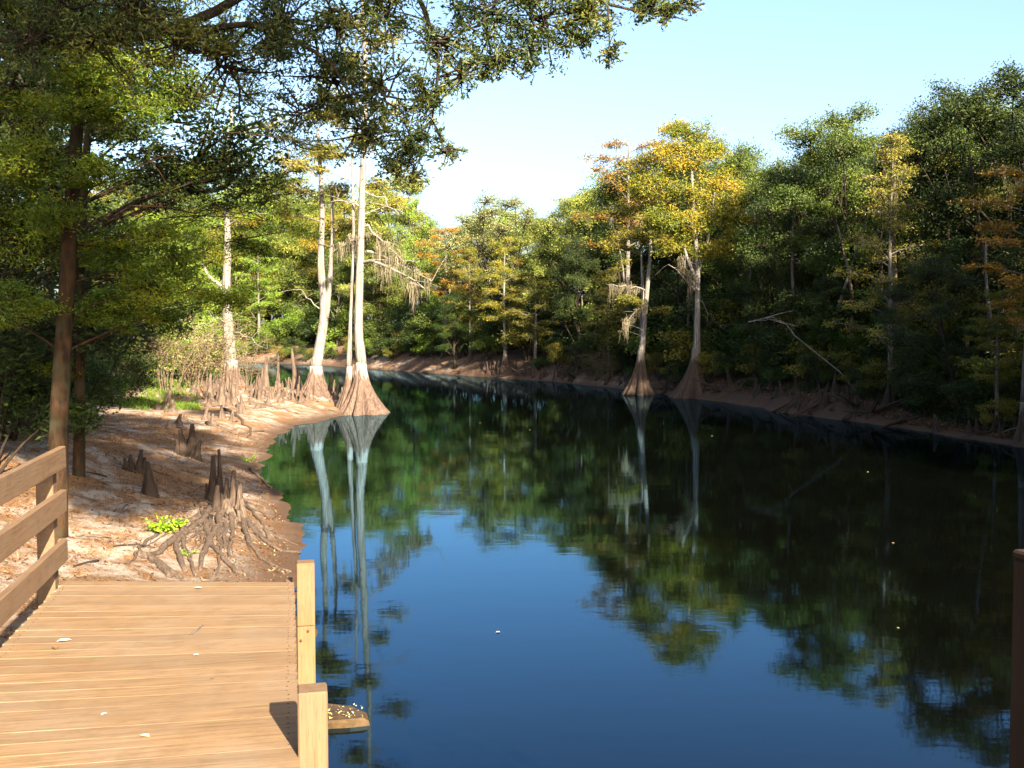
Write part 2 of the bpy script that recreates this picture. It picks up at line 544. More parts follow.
M = {
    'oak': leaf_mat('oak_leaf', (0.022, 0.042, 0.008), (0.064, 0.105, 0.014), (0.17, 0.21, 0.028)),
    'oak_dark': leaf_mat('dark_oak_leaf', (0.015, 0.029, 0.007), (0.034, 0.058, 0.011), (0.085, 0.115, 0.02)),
    'oak_bright': leaf_mat('bright_green_leaf', (0.05, 0.10, 0.012), (0.14, 0.23, 0.022), (0.28, 0.36, 0.045)),
    'pale': leaf_mat('pale_green_leaf', (0.11, 0.13, 0.045), (0.21, 0.23, 0.08), (0.34, 0.34, 0.14)),
    'sunlit': leaf_mat('far_sunlit_leaf', (0.045, 0.07, 0.014), (0.14, 0.18, 0.03), (0.32, 0.33, 0.06)),
    'yellow': leaf_mat('yellowing_cypress_leaf', (0.065, 0.095, 0.010), (0.165, 0.18, 0.018), (0.36, 0.23, 0.024)),
    'orange': leaf_mat('russet_cypress_leaf', (0.15, 0.11, 0.016), (0.33, 0.19, 0.024), (0.46, 0.23, 0.03)),
    'olive': leaf_mat('olive_cypress_leaf', (0.055, 0.065, 0.012), (0.14, 0.14, 0.02), (0.27, 0.21, 0.03)),
    'near_oak': leaf_mat('near_oak_leaf', (0.024, 0.048, 0.015), (0.062, 0.102, 0.02), (0.22, 0.22, 0.035), 0.34, 0.4),
    'bank_tree': leaf_mat('bank_tree_leaf', (0.024, 0.055, 0.008), (0.085, 0.14, 0.012), (0.25, 0.27, 0.02), 0.45),
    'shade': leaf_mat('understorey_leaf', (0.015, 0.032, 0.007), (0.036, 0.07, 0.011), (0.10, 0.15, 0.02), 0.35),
    'fresh': leaf_mat('fresh_sprout_leaf', (0.16, 0.30, 0.015), (0.24, 0.42, 0.02), (0.36, 0.50, 0.04), 0.4),
    'grass': leaf_mat('grass_blade', (0.06, 0.11, 0.015), (0.12, 0.20, 0.02), (0.24, 0.28, 0.05), 0.4),
    'litter': leaf_mat('dead_leaf', (0.09, 0.04, 0.017), (0.22, 0.11, 0.05), (0.42, 0.29, 0.17), 0.1, 0.1),
    'moss': leaf_mat('grey_moss', (0.15, 0.13, 0.085), (0.26, 0.22, 0.145), (0.38, 0.33, 0.23), 0.35, 0.0),
    'dry': leaf_mat('dry_twig_leaf', (0.12, 0.10, 0.035), (0.22, 0.17, 0.07), (0.34, 0.26, 0.13), 0.2, 0.0),
    'float': leaf_mat('floating_leaf_yellow', (0.45, 0.42, 0.10), (0.60, 0.50, 0.16), (0.75, 0.70, 0.45), 0.1),
    'bark': bark_mat('oak_bark', (0.02, 0.015, 0.011), (0.085, 0.062, 0.045), 6, 0.25, 0.8),
    'bark_lichen': bark_mat('lichen_bark', (0.02, 0.013, 0.008), (0.105, 0.055, 0.024), 5, 0.3, 0.9, (0.075, 0.068, 0.035)),
    'bark_pale': bark_mat('pale_cypress_bark', (0.13, 0.11, 0.092), (0.54, 0.49, 0.43), 7, 0.05, 0.7),
    'bark_grey': bark_mat('grey_cypress_bark', (0.15, 0.125, 0.10), (0.34, 0.30, 0.26), 5, 0.08, 0.5),
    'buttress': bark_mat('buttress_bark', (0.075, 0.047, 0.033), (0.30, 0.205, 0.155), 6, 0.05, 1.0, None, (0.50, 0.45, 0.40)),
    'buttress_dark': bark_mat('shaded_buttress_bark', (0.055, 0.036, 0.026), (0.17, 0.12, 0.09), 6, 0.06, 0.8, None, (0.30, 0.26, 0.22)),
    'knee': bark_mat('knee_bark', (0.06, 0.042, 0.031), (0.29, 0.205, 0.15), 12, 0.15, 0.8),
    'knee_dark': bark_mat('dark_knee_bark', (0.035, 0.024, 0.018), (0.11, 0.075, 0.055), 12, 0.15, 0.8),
    'twig': bark_mat('tan_twig', (0.12, 0.085, 0.055), (0.29, 0.22, 0.14), 10, 0.3, 0.3),
    'dead': bark_mat('bleached_branch', (0.11, 0.10, 0.09), (0.27, 0.255, 0.225), 8, 0.3, 0.4),
    'deck': wood_mat('deck_board', 0, (0.295, 0.186, 0.098), (0.19, 0.114, 0.058), (0.315, 0.235, 0.16)),
    'post': wood_mat('post_timber', 2, (0.24, 0.132, 0.06), (0.17, 0.09, 0.04), (0.24, 0.15, 0.085)),
    'rail': wood_mat('rail_timber', 1, (0.25, 0.15, 0.08), (0.165, 0.093, 0.048), (0.24, 0.168, 0.112)),
    'post_grey': wood_mat('grey_post_timber', 2, (0.22, 0.135, 0.07), (0.15, 0.09, 0.045), (0.19, 0.14, 0.095)),
    'post_shaded': wood_mat('shade_toned_timber', 2, (0.045, 0.024, 0.013), (0.025, 0.014, 0.008), (0.05, 0.033, 0.022)),  # near-black tones: the corner post's shade is put into its colour
    'rust': plain_mat('rusty_bolt', (0.035, 0.015, 0.008), (0.08, 0.035, 0.018), 60, 0.7),
    'stone': plain_mat('wet_stone', (0.022, 0.013, 0.005), (0.075, 0.042, 0.014), 14, 0.4),
    'white': plain_mat('bird_dropping', (0.34, 0.31, 0.27), (0.42, 0.40, 0.36), 40),
}

# ------------------------------------------------------------------ terrain and water
def axis(spans):
    out = []
    for a, b, n in spans:
        out.append(np.linspace(a, b, n, endpoint=False))
    return np.concatenate(out + [[spans[-1][1]]])

gx = axis([(-900, -140, 12), (-140, -40, 60), (-40, -11, 80), (-11, 0.5, 150), (0.5, 8, 40), (8, 22, 120), (22, 60, 60), (60, 900, 14)])
gy = axis([(-400, -60, 8), (-60, 2, 60), (2, 26, 230), (26, 50, 160), (50, 95, 160), (95, 160, 80), (160, 1200, 14)])
GX, GY = np.meshgrid(gx, gy)
HZ = height(GX.ravel(), GY.ravel())
g = MB()
nx, ny = len(gx), len(gy)
ii = (np.arange(ny - 1)[:, None] * nx + np.arange(nx - 1)[None, :]).ravel()
sandy = smooth(3, 0, GX.ravel() - (GY.ravel() - 60) * 0.1) * smooth(58, 50, GY.ravel())
far_sand = np.clip(fbm(GX.ravel() * 0.2, GY.ravel() * 0.2, 77) * 2.6 - 1.15, 0, 0.8) * smooth(48, 62, GY.ravel())
g.add(np.stack([GX.ravel(), GY.ravel(), HZ], 1), np.stack([ii, ii + 1, ii + nx + 1, ii + nx], 1), None, np.maximum(sandy, far_sand))
tag(g.build('ground', ground_mat(), None, True), kind='structure')

w = MB()
w.add([(-200, -80, 0), (60, -80, 0), (60, 180, 0), (-200, 180, 0)], [(0, 1, 2, 3)])
tag(w.build('water', water_mat()), kind='structure')

# ------------------------------------------------------------------ trees
def bez(a, b, c, n):
    t = np.linspace(0, 1, n)[:, None]
    return (1 - t) ** 2 * a + 2 * t * (1 - t) * b + t * t * c

def fill_lobe(fol, wood, rng, c, r, n, ln, wd, flat=0.75, up=0.6, droop=0.0, twigs=7, cl=0.36, tbias=0.0, start=None, dome=False):
    """twigs radiate through a lobe and carry leaf clusters: an uneven outline with holes"""
    c = np.asarray(c, float)
    k = twigs
    dirs = rng.normal(size=(k, 3))
    dirs /= np.linalg.norm(dirs, axis=1)[:, None]
    if dome: dirs[:, 2] = np.where(dirs[:, 2] < -0.15, -dirs[:, 2] * 0.8, dirs[:, 2])
    dirs[:, 2] *= flat
    rad = r * (0.45 + 0.65 * rng.random(k))
    tips = c + dirs * rad[:, None]
    per = max(1, n // k)
    for i in range(k):
        s = c + (rng.random(3) - 0.5) * r * 0.3 if start is None else np.asarray(start)
        mid = (s + tips[i]) / 2 + rng.normal(size=3) * r * 0.12
        if wood is not None:
            wood.tube(bez(s, mid, tips[i], 4), np.linspace(max(0.006, r * 0.022), max(0.003, r * 0.007), 4), 4, cap=False)
        t = 0.35 + 0.65 * rng.random(per) ** 0.7
        base = (1 - t)[:, None] ** 2 * s + (2 * t * (1 - t))[:, None] * mid + (t * t)[:, None] * tips[i]
        P = base + rng.normal(size=(per, 3)) * r * cl * np.array([1, 1, flat * 0.75]) * 0.6
        ct = rng.random() * 0.5 + 0.15 + tbias
        fol.leaves(P, ln, wd, rng, ct + rng.normal(size=per) * 0.16, up, droop)

def add_moss(ms, rng, pts, n, ln):
    """hanging beards of fine strands below the points of a limb"""
    for _ in range(n):
        p = pts[rng.integers(len(pts))] + rng.normal(size=3) * 0.10
        L = ln * (0.12 + 0.9 * rng.random() ** 2)
        m = int(10 + 8 * rng.random())
        k = 5
        t = np.linspace(0, 1, k)
        tc = rng.random() * 0.6
        for s in range(m):
            l = L * (0.25 + 0.75 * rng.random())
            o = rng.normal(size=3) * np.array([0.085, 0.085, 0.04])
            sw = rng.normal(size=2) * 0.10 * l - o[:2] * 0.5
            path = p + o + np.stack([sw[0] * t, sw[1] * t, -l * t], 1) + rng.normal(size=(k, 3)) * 0.012
            ww = 0.011 * (1 - t * 0.8) * (0.5 + rng.random(k))
            a = rng.random() * 6.28
            side = np.array([math.cos(a), math.sin(a), 0])
            V = np.concatenate([path - side * ww[:, None], path + side * ww[:, None]])
            Q = [(i, i + 1, k + i + 1, k + i) for i in range(k - 1)]
            ms.add(V, Q, None, tc + 0.4 * rng.random())

def oak_proto(seed, H=12.0, W=7.0, leaf=0.17, nleaf=15000, trunk_r=0.24, low=0.22, flat=0.8):
    rng = np.random.default_rng(seed)
    wood, fol = MB(), MB()
    lean = rng.normal(size=2) * 0.25
    th = H * (0.55 + 0.1 * rng.random())
    t = np.linspace(0, 1, 9)
    trunk = np.stack([lean[0] * t ** 2 * 2 + 0.15 * np.sin(t * 5 + seed), lean[1] * t ** 2 * 2 + 0.15 * np.cos(t * 4 + seed), t * th - 0.3], 1)
    rad = trunk_r * (1.35 - 0.35 * np.minimum(1, t * 6)) * (1 - 0.72 * t)
    wood.tube(trunk, rad, 8, rng=rng, rough=0.15)
    nl = 15
    for i in range(nl):
        f = (i + 0.5) / nl
        z = H * (low + (0.93 - low) * f)
        env = math.sin(math.pi * min(1, (f * 0.82 + 0.14))) ** 0.7
        az = i * 2.4 + rng.random() * 0.9
        rr = W / 2 * env * (0.45 + 0.5 * rng.random())
        if i == nl - 1: rr *= 0.3
        c = np.array([math.cos(az) * rr + lean[0] * 2, math.sin(az) * rr + lean[1] * 2, z + rng.normal() * 0.3])
        r = W * (0.16 + 0.09 * rng.random())
        zi = np.clip((z - 0.35 * rr - 1.0) / th, 0.15, 1)
        k = int(zi * 8)
        a = trunk[k]
        mid = (a + c) / 2 + np.array([0, 0, 0.15 * rr])
        wood.tube(bez(a, mid, c, 6), np.linspace(rad[k] * 0.55, 0.03, 6), 5, cap=False)
        fill_lobe(fol, wood, rng, c, r, int(nleaf / nl), leaf, leaf * 0.55, flat, twigs=13, cl=0.3, tbias=rng.random() * 0.25, dome=True)
    return wood.mesh('oak_trunk', True), fol.mesh('oak_crown')

def flute_fn(n, amp, seed):
    def f(u, th):
        a = amp * np.maximum(0.05, 1 - u) ** 1.15
        ph = seed * 1.7
        w = np.abs(np.sin(th * n / 2 + ph + 0.5 * np.sin(th * 2 + seed) + 0.3 * np.sin(th * 3))) ** 0.5 * (0.8 + 0.2 * np.sin(th * 5 + seed))
        return 1 + a[:, None] * (w[None, :] - 0.55)
    return f

def buttress_mb(rng, r_top, r_base, h, n=9, lean=(0, 0), base_z=-0.3, seed=1):
    mb = MB()
    t = np.linspace(0, 1, 14)
    pts = np.stack([lean[0] * t, lean[1] * t, base_z + (h - base_z) * t], 1)
    rad = r_top + (r_base - r_top) * (1 - t) ** 1.9
    mb.tube(pts, rad, 80, flute_fn(n, 1.05, seed), rng, True, np.concatenate([np.repeat(t, 80), [1.0, 0.0]]), rough=0.04)
    return mb

def cypress_proto(seed, H=12.0, W=5.0, leaf=0.16, nleaf=9000, r0=0.2, low=0.4, flat=0.35, shape='round', nb=20, moss=0, bh=1.6, butt=2.6):
    """straight bald cypress: fluted buttress, pale shaft, tiers of short feathery branches"""
    rng = np.random.default_rng(seed)
    wood, fol, ms = MB(), MB(), MB()
    t = np.linspace(0, 1, 14)
    bend = rng.normal(size=2) * 0.22
    top = H * 0.96
    trunk = np.stack([bend[0] * np.sin(t * 3), bend[1] * np.sin(t * 2.5), bh + (top - bh) * t], 1)
    rad = r0 * (1 - 0.85 * t)
    wood.tube(trunk, rad, 9, rng=rng, rough=0.08)
    bt = buttress_mb(rng, r0, r0 * butt, bh + 0.02, 8, (0, trunk[0][1]), seed=seed)
    for i in range(nb):
        f = (i + 0.3 * rng.random()) / nb
        z = H * (low + (1.0 - low) * f)
        if shape == 'cone': env = (1 - f) * 0.95 + 0.12
        elif shape == 'flat': env = 0.5 + 0.5 * math.sin(math.pi * min(1, f * 0.8 + 0.1))
        else: env = math.sin(math.pi * min(1, f * 0.85 + 0.13)) ** 0.8
        az = i * 2.4 + rng.random()
        L = W / 2 * env * (0.6 + 0.55 * rng.random())
        ti = np.clip((z - bh - 0.25 * L) / (top - bh), 0, 1)
        a = np.array([np.interp(ti, t, trunk[:, k]) for k in range(3)])
        c = np.array([a[0] + math.cos(az) * L, a[1] + math.sin(az) * L, z + rng.normal() * 0.15])
        mid = (a + c) / 2 + np.array([0, 0, 0.12 * L])
        br = bez(a, mid, c, 7)
        wood.tube(br, np.linspace(max(0.02, rad[0] * 0.28 * (1 - f * 0.6)), 0.012, 7), 5, cap=False)
        for s in (0.5, 0.78, 1.0):
            p = br[int(s * 6)]
            fill_lobe(fol, wood, rng, p, W * 0.115 * (0.7 + 0.6 * rng.random()), int(nleaf / nb / 3), leaf, leaf * 0.42, flat + 0.15, 1.0, 0.1, 5, 0.5, rng.random() * 0.25)
        if moss and rng.random() < moss:
            add_moss(ms, rng, br[2:], 5, 1.0)
    return wood.mesh('cypress_trunk', True), fol.mesh('cypress_crown'), bt.mesh('cypress_buttress', True), (ms.mesh('cypress_moss') if ms.v else None)

def shrub_proto(seed, H=2.2, W=2.4, leaf=0.11, nleaf=3500, asp=0.5, stems=8):
    rng = np.random.default_rng(seed)
    wood, fol = MB(), MB()
    for i in range(stems):
        az = i * 2.4 + rng.random()
        L = W / 2 * (0.3 + 0.6 * rng.random())
        c = np.array([math.cos(az) * L, math.sin(az) * L, H * (0.35 + 0.55 * rng.random())])
        wood.tube(bez(np.array([c[0] * 0.1, c[1] * 0.1, -0.1]), np.array([c[0] * 0.5, c[1] * 0.5, c[2] * 0.7]), c, 6), np.linspace(0.03, 0.008, 6), 5, cap=False)
        fill_lobe(fol, wood, rng, c, H * 0.28, nleaf // stems, leaf, leaf * asp, 0.8, 0.6, 0.05, 7, 0.45, rng.random() * 0.3)
    return wood.mesh('shrub_stem', True), fol.mesh('shrub_foliage')

def palmetto_proto(seed, H=1.3):
    """fan palm clump: pleated fans on arching stalks"""
    rng = np.random.default_rng(seed)
    wood, fol = MB(), MB()
    for i in range(16):
        az = i * 2.4 + rng.random()
        el = 0.5 + rng.random() * 0.9
        L = H * (0.6 + 0.5 * rng.random())
        d = np.array([math.cos(az) * math.cos(el), math.sin(az) * math.cos(el), math.sin(el)])
        c = d * L
        wood.tube(bez(np.zeros(3), c * 0.5 + np.array([0, 0, 0.12]), c, 5), np.linspace(0.018, 0.008, 5), 4, cap=False)
        s = np.cross(d, (0, 0, 1.0)); s /= np.linalg.norm(s)
        k = 14
        for j in range(k):
            a = (j / (k - 1) - 0.5) * 4.2
            dd = d * math.cos(a) + s * math.sin(a)
            tip = c + dd * H * 0.42 + np.array([0, 0, -0.10 * H * rng.random()])
            sd = np.cross(dd, np.cross(d, s)); sd = sd / np.linalg.norm(sd) * 0.035 * H
            m_ = c + dd * H * 0.2
            fol.add([c, m_ + sd, tip, m_ - sd], [(0, 1, 2, 3)], None, rng.random() * 0.4 + 0.2 + 0.3 * (i % 3 == 0))
    return wood.mesh('palmetto_stalk', True), fol.mesh('palmetto_fan')

def knee_mesh(seed, H=0.5, r=0.07):
    rng = np.random.default_rng(seed)
    mb = MB()
    t = np.linspace(0, 1, 9)
    b = rng.normal(size=2) * 0.06 * H
    pts = np.stack([b[0] * t ** 2, b[1] * t ** 2, -0.12 + (H + 0.12) * t], 1)
    rad = r * (0.42 + 1.25 * (1 - t) ** 2.2) * (1 + 0.22 * (rng.random(9) - 0.5))
    rad[-1] *= 0.75
    mb.tube(pts, rad, 12, flute_fn(5, 0.35, seed), rng, True, rough=0.12)
    if seed % 2 == 0:
        a = rng.random() * 6.28
        o = np.array([math.cos(a), math.sin(a), 0]) * r * 1.1
        hh = H * (0.35 + 0.3 * rng.random())
        p2 = np.stack([o[0] + 0 * t, o[1] + 0 * t, -0.1 + (hh + 0.1) * t], 1)
        mb.tube(p2, r * 0.75 * (0.4 + 1.0 * (1 - t) ** 2), 9, flute_fn(4, 0.3, seed), rng, True, rough=0.12)
    return mb.mesh('cypress_knee', True)

P_OAK = [oak_proto(s, 12, w_, 0.125, int(n_ * 1.7), 0.24, lo, fl) for s, w_, n_, lo, fl in
         ((11, 7.5, 20000, 0.2, 0.8), (12, 6.5, 17000, 0.25, 0.9), (13, 8.5, 22000, 0.18, 0.7), (14, 7.0, 18000, 0.3, 0.85))]
P_LOOSE = [oak_proto(s, 12, 6.5, 0.13, 8000, 0.18, 0.35, 0.8) for s in (21, 22)]
P_CYP = [cypress_proto(31, 12, 6.0, 0.15, 16000, 0.17, 0.36, 0.4, 'round', 24, 0.35),
         cypress_proto(32, 12, 5.0, 0.15, 11000, 0.15, 0.42, 0.35, 'flat', 20, 0.4),
         cypress_proto(33, 12, 6.5, 0.14, 13000, 0.14, 0.25, 0.3, 'cone', 30, 0.2),
         cypress_proto(34, 12, 5.0, 0.14, 5000, 0.15, 0.5, 0.35, 'flat', 16, 0.5)]
P_SHRUB = [shrub_proto(s, 2.2, 2.6, 0.11, 3600) for s in (41, 42, 43)]
P_PALM = [palmetto_proto(s) for s in (51, 52)]
P_KNEE = [knee_mesh(s, 0.5, r_) for s, r_ in ((61, 0.06), (62, 0.07), (63, 0.055), (64, 0.075), (65, 0.05), (66, 0.065))]
mrng = np.random.default_rng(7)

def part(name, me, mat, parent):
    o = bpy.data.objects.new(name, me)
    C.objects.link(o)
    if not me.materials: me.materials.append(mat)
    o.material_slots[0].link = 'OBJECT'
    o.material_slots[0].material = mat
    o.parent = parent
    return o

def put_tree(kind, v, x, y, H, wscale, leaf, label, cat='tree', group=None, bark=None, rz=None, base=None, name=None):
    z = hz(x, y) if base is None else base
    s = H / 12.0
    t = thing(name or {'oak': 'oak_tree', 'loose': 'slender_tree', 'cyp': 'cypress_tree'}[kind], label, cat, (x, y, z), mrng.random() * 6.28 if rz is None else rz, group)
    t.scale = (s * wscale, s * wscale, s)
    if kind == 'cyp':
        a, b, c, d = P_CYP[v]
        part('trunk', a, M[bark or 'bark_grey'], t)
        part('crown', b, M[leaf], t)
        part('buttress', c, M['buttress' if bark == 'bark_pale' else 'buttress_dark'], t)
        if d is not None: tag(part('spanish_moss', d, M['moss'], t), kind='stuff')
    else:
        a, b = (P_OAK if kind == 'oak' else P_LOOSE)[v]
        part('trunk', a, M[bark or 'bark'], t)
        part('crown', b, M[leaf], t)
    return t

BANK = ([385, 430, 480, 540, 620, 690, 735, 800, 880, 950, 1024, 1150], [86, 79, 72, 66, 56, 47.6, 44.6, 38, 33.5, 29.5, 26.7, 22])
SKY = ([150, 380, 410, 430, 470, 500, 545, 580, 605, 640, 690, 730, 780, 800, 815, 870, 905, 960, 1000, 1024, 1150],
       [150, 205, 195, 228, 190, 186, 203, 182, 140, 130, 118, 132, 166, 168, 130, 98, 103, 86, 64, 60, 50])
def bankY(px): return float(np.interp(px, *BANK))
def skyY(px): return float(np.interp(px, *SKY))

def skyline_tree(px, ytop, off, kind, v, leaf, ws, label, bark=None, group=None, rz=None):
    Y = bankY(px) + off
    top = at(px, ytop, Y)
    z = hz(top.x, Y)
    return put_tree(kind, v, top.x, Y, top.z - z, ws, leaf, label, group=group, bark=bark, rz=rz)

for a in [
    (411, 190, 9, 'loose', 0, 'oak_bright', 0.62, 'narrow bright green tree rising above the hanging moss limb'),
    (388, 222, 14, 'loose', 1, 'pale', 0.9, 'pale green tree far behind the white waterside cypress'),
    (444, 226, 4, 'cyp', 1, 'orange', 1.0, 'russet orange cypress at the far bend of the river', 'bark_grey'),
    (470, 248, 3, 'cyp', 0, 'yellow', 0.8, 'low yellow cypress between the russet one and the sparse pale tree', 'bark_grey'),
    (497, 186, 10, 'loose', 0, 'pale', 1.15, 'sparse pale tree with see-through crown on the far skyline'),
    (528, 193, 12, 'loose', 1, 'pale', 1.1, 'thin-crowned grey green tree beside the sparse pale one'),
    (505, 238, 1.5, 'cyp', 0, 'yellow', 0.95, 'yellow green cypress with short bright white trunk at the far bank', 'bark_pale'),
    (560, 200, 4, 'oak', 0, 'sunlit', 0.85, 'rounded mid green oak left of the dark gap in the far wood'),
    (600, 180, 8, 'oak', 1, 'sunlit', 0.9, 'green oak behind the two white-trunked yellow cypresses'),
    (628, 132, 6, 'cyp', 3, 'orange', 1.1, 'half bare ochre cypress poking above the wood left of the tall yellow one', 'bark_grey'),
    (765, 156, 6, 'oak', 2, 'oak', 0.75, 'pale green rounded oak just right of the tall yellow cypress'),
    (738, 150, 9, 'oak', 3, 'oak', 0.7, 'light green oak peeping out behind the tall yellow cypress'),
    (803, 168, 5, 'oak', 0, 'oak_dark', 0.8, 'dark oak in the dip of the right bank skyline'),
    (833, 130, 7, 'oak', 1, 'oak', 0.85, 'green oak at the left shoulder of the big sunlit oak'),
    (868, 96, 7, 'oak', 2, 'oak', 0.85, 'big sunlit bright green oak topping the right bank'),
    (895, 134, 1.6, 'cyp', 2, 'olive', 0.85, 'olive cypress with straight grey trunk in front of the sunlit oak', 'bark_grey'),
    (945, 90, 6, 'oak', 3, 'oak_dark', 0.9, 'dark green oak between the sunlit oak and the tallest corner oak'),
    (1002, 60, 6, 'oak', 0, 'oak_dark', 0.95, 'tallest dark oak at the upper right corner'),
    (1030, 160, 0.8, 'cyp', 1, 'orange', 1.0, 'orange cypress cut by the right edge of the photo', 'bark_grey'),
    (578, 232, 2.2, 'oak', 1, 'oak_dark', 0.8, 'dark low oak leaning over the water left of the white trunks'),
    (770, 262, 2.5, 'oak', 3, 'oak_dark', 1.0, 'dark low oak over the bank right of the yellow cypress'),
    (835, 270, 3.0, 'oak', 1, 'oak_dark', 1.0, 'low dark oak left of the straight grey cypress trunk'),
    (960, 250, 2.5, 'oak', 2, 'oak_dark', 0.9, 'low dark oak right of the straight grey cypress trunk'),
    (1000, 290, 1.2, 'cyp', 0, 'yellow', 1.1, 'small yellow cypress low at the right edge', 'bark_grey'),
    (610, 268, 1.2, 'cyp', 0, 'olive', 1.1, 'small olive cypress sapling left of the leaning white trunk', 'bark_grey'),
    (535, 272, 1.2, 'cyp', 0, 'olive', 1.2, 'small olive cypress right of the short white trunk', 'bark_grey'),
    (455, 290, 1.2, 'oak', 1, 'shade', 1.2, 'small dark shrubby oak at the river bend'),
]:
    skyline_tree(*a)

# the fill of the wood behind
for i in range(62):
    px = 385 + i * 12.4 + mrng.normal() * 5
    off = [10, 15, 21, 28][i % 4] + mrng.random() * 4
    yt = skyY(px) + 14 + mrng.random() * 40
    skyline_tree(px, yt, off, 'oak', i % 4, (('oak', 'oak_dark', 'oak_dark', 'oak') if px > 610 else ('sunlit', 'oak_bright', 'pale', 'sunlit'))[(i * 7 + i // 4) % 4], 0.9 + 0.2 * mrng.random(),
                 'green oak standing deeper in the wood across the river', None, 'oaks deeper in the wood across the river')
# wood beyond the river bend, seen between and behind the left trunks
for i in range(40):
    px = 95 + i * 7.6 + mrng.normal() * 4
    Y = 122 + (i % 3) * 7 + mrng.random() * 4 - max(0, px - 300) * 0.24
    top = at(px, 176 + mrng.random() * 50, Y)
    put_tree('oak' if i % 5 else 'cyp', i % 4, top.x, Y, top.z - 1.7, 1.0, ('sunlit', 'oak_bright', 'sunlit', 'oak', 'yellow')[(i * 3) % 5],
             'tree in the wood beyond the backwater behind the left bank', group='trees beyond the backwater')
for px, yt, Y, v, leaf, ws, lab in ((258, 238, 112, 0, 'oak_bright', 0.95, 'bright green round tree beyond the knees behind the white trunks'),
                                    (338, 250, 104, 1, 'oak', 1.0, 'mid green tree behind the forked white trunk')):
    top = at(px, yt, Y)
    put_tree('cyp' if v == 0 else 'oak', v, top.x, Y, top.z - 1.5, ws, leaf, lab, bark='bark_grey')
# shade wood on the near right bank, at the edge of and beyond the frame
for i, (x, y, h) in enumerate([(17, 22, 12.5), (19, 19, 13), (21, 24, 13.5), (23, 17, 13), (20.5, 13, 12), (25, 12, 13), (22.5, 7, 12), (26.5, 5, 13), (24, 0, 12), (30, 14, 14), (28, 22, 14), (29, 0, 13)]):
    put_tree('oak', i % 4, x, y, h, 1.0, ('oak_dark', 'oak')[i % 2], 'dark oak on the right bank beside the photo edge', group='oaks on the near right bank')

# ---- hand-laid cypress with its own trunks
def limb_path(a, b, sag, n=8):
    a, b = np.asarray(a, float), np.asarray(b, float)
    return bez(a, (a + b) / 2 + np.array([0, 0, sag]), b, n)

def hand_tree(name, label, base, trunks, butt, lobes, leaf, bark, bmat, ln, wd, nper, seed, flat=0.45, moss_limbs=(), bare=(), cat='tree', droop=0.1, lr=0.018, twigs=9, cl=0.42, grow=1.0):
    """trunks: list of (points, r0, r1); lobes: (centre, radius, density); coordinates in the world"""
    rng = np.random.default_rng(seed)
    b0 = np.asarray(base, float)
    t = thing(name, label, cat, base)
    wood, fol, ms = MB(), MB(), MB()
    allp = []
    for pts, r0, r1 in trunks:
        p = np.asarray([tuple(q) for q in pts], float)
        u = np.linspace(0, 1, len(p))
        uu = np.linspace(0, 1, 18)
        p = np.stack([np.interp(uu, u, p[:, k]) for k in range(3)], 1)
        p[1:-1] = (p[:-2] + 2 * p[1:-1] + p[2:]) / 4
        wood.tube(p - b0, np.linspace(r0, r1, 18), 12, rng=rng, rough=0.1)
        allp.append(p)
    AP = np.vstack(allp)
    for c, r, dens in lobes:
        c = np.asarray(c, float)
        dd = np.linalg.norm((AP - c)[:, :2], axis=1)
        want = c[2] - 0.35 * dd
        k = np.argmin(np.abs(AP[:, 2] - want) + dd * 0.6)
        a = AP[k]
        path = limb_path(a, c, 0.08 * np.linalg.norm(c - a))
        wood.tube(path - b0, np.linspace(max(lr * 1.6, lr * np.linalg.norm(c - a)), lr * 0.6, 8), 6, cap=False)
        r = r * grow
        fill_lobe(fol, wood, rng, c - b0, r, int(nper * dens), ln, wd, flat, 0.8, droop, twigs, cl, rng.random() * 0.3)
        if dens >= 2: continue
        q = path[4] - b0
        fill_lobe(fol, wood, rng, q, r * 0.55, int(nper * dens * 0.3), ln, wd, flat, 0.9, droop, 5, cl, rng.random() * 0.3)
    for a, b, r, sag in list(moss_limbs) + list(bare):
        path = limb_path(a, b, sag) + rng.normal(size=(8, 3)) * 0.05
        wood.tube(path - b0, np.linspace(r, r * 0.25, 8), 6, cap=False)
        for k in (3, 4, 5, 6, 7):
            e = path[k] + rng.normal(size=3) * np.array([0.6, 0.6, 0.35])
            wood.tube(limb_path(path[k], e, 0.1, 4) - b0, np.linspace(r * 0.3, 0.008, 4), 4, cap=False)
    for a, b, r, sag in moss_limbs:
        add_moss(ms, rng, np.repeat(limb_path(a, b, sag, 20)[4:] - b0, 1, 0), 22, 1.3)
    wood.build('trunk', M[bark], t, True)
    if fol.v: fol.build('crown', M[leaf], t)
    for k, (c, rt, rb, h, lean) in enumerate(butt):
        mb = buttress_mb(rng, rt, rb, h, 10, lean, seed=seed + k)
        o = mb.build('buttress', M[bmat], t, True)
        o.location = Vector(c) - Vector(base)
    if ms.v: tag(ms.build('spanish_moss', M['moss'], t), kind='stuff')
    return t

def L(px, py, Y, rpx, dens=1.0):
    return (at(px, py, Y), rpx * Y / F_PX, dens)

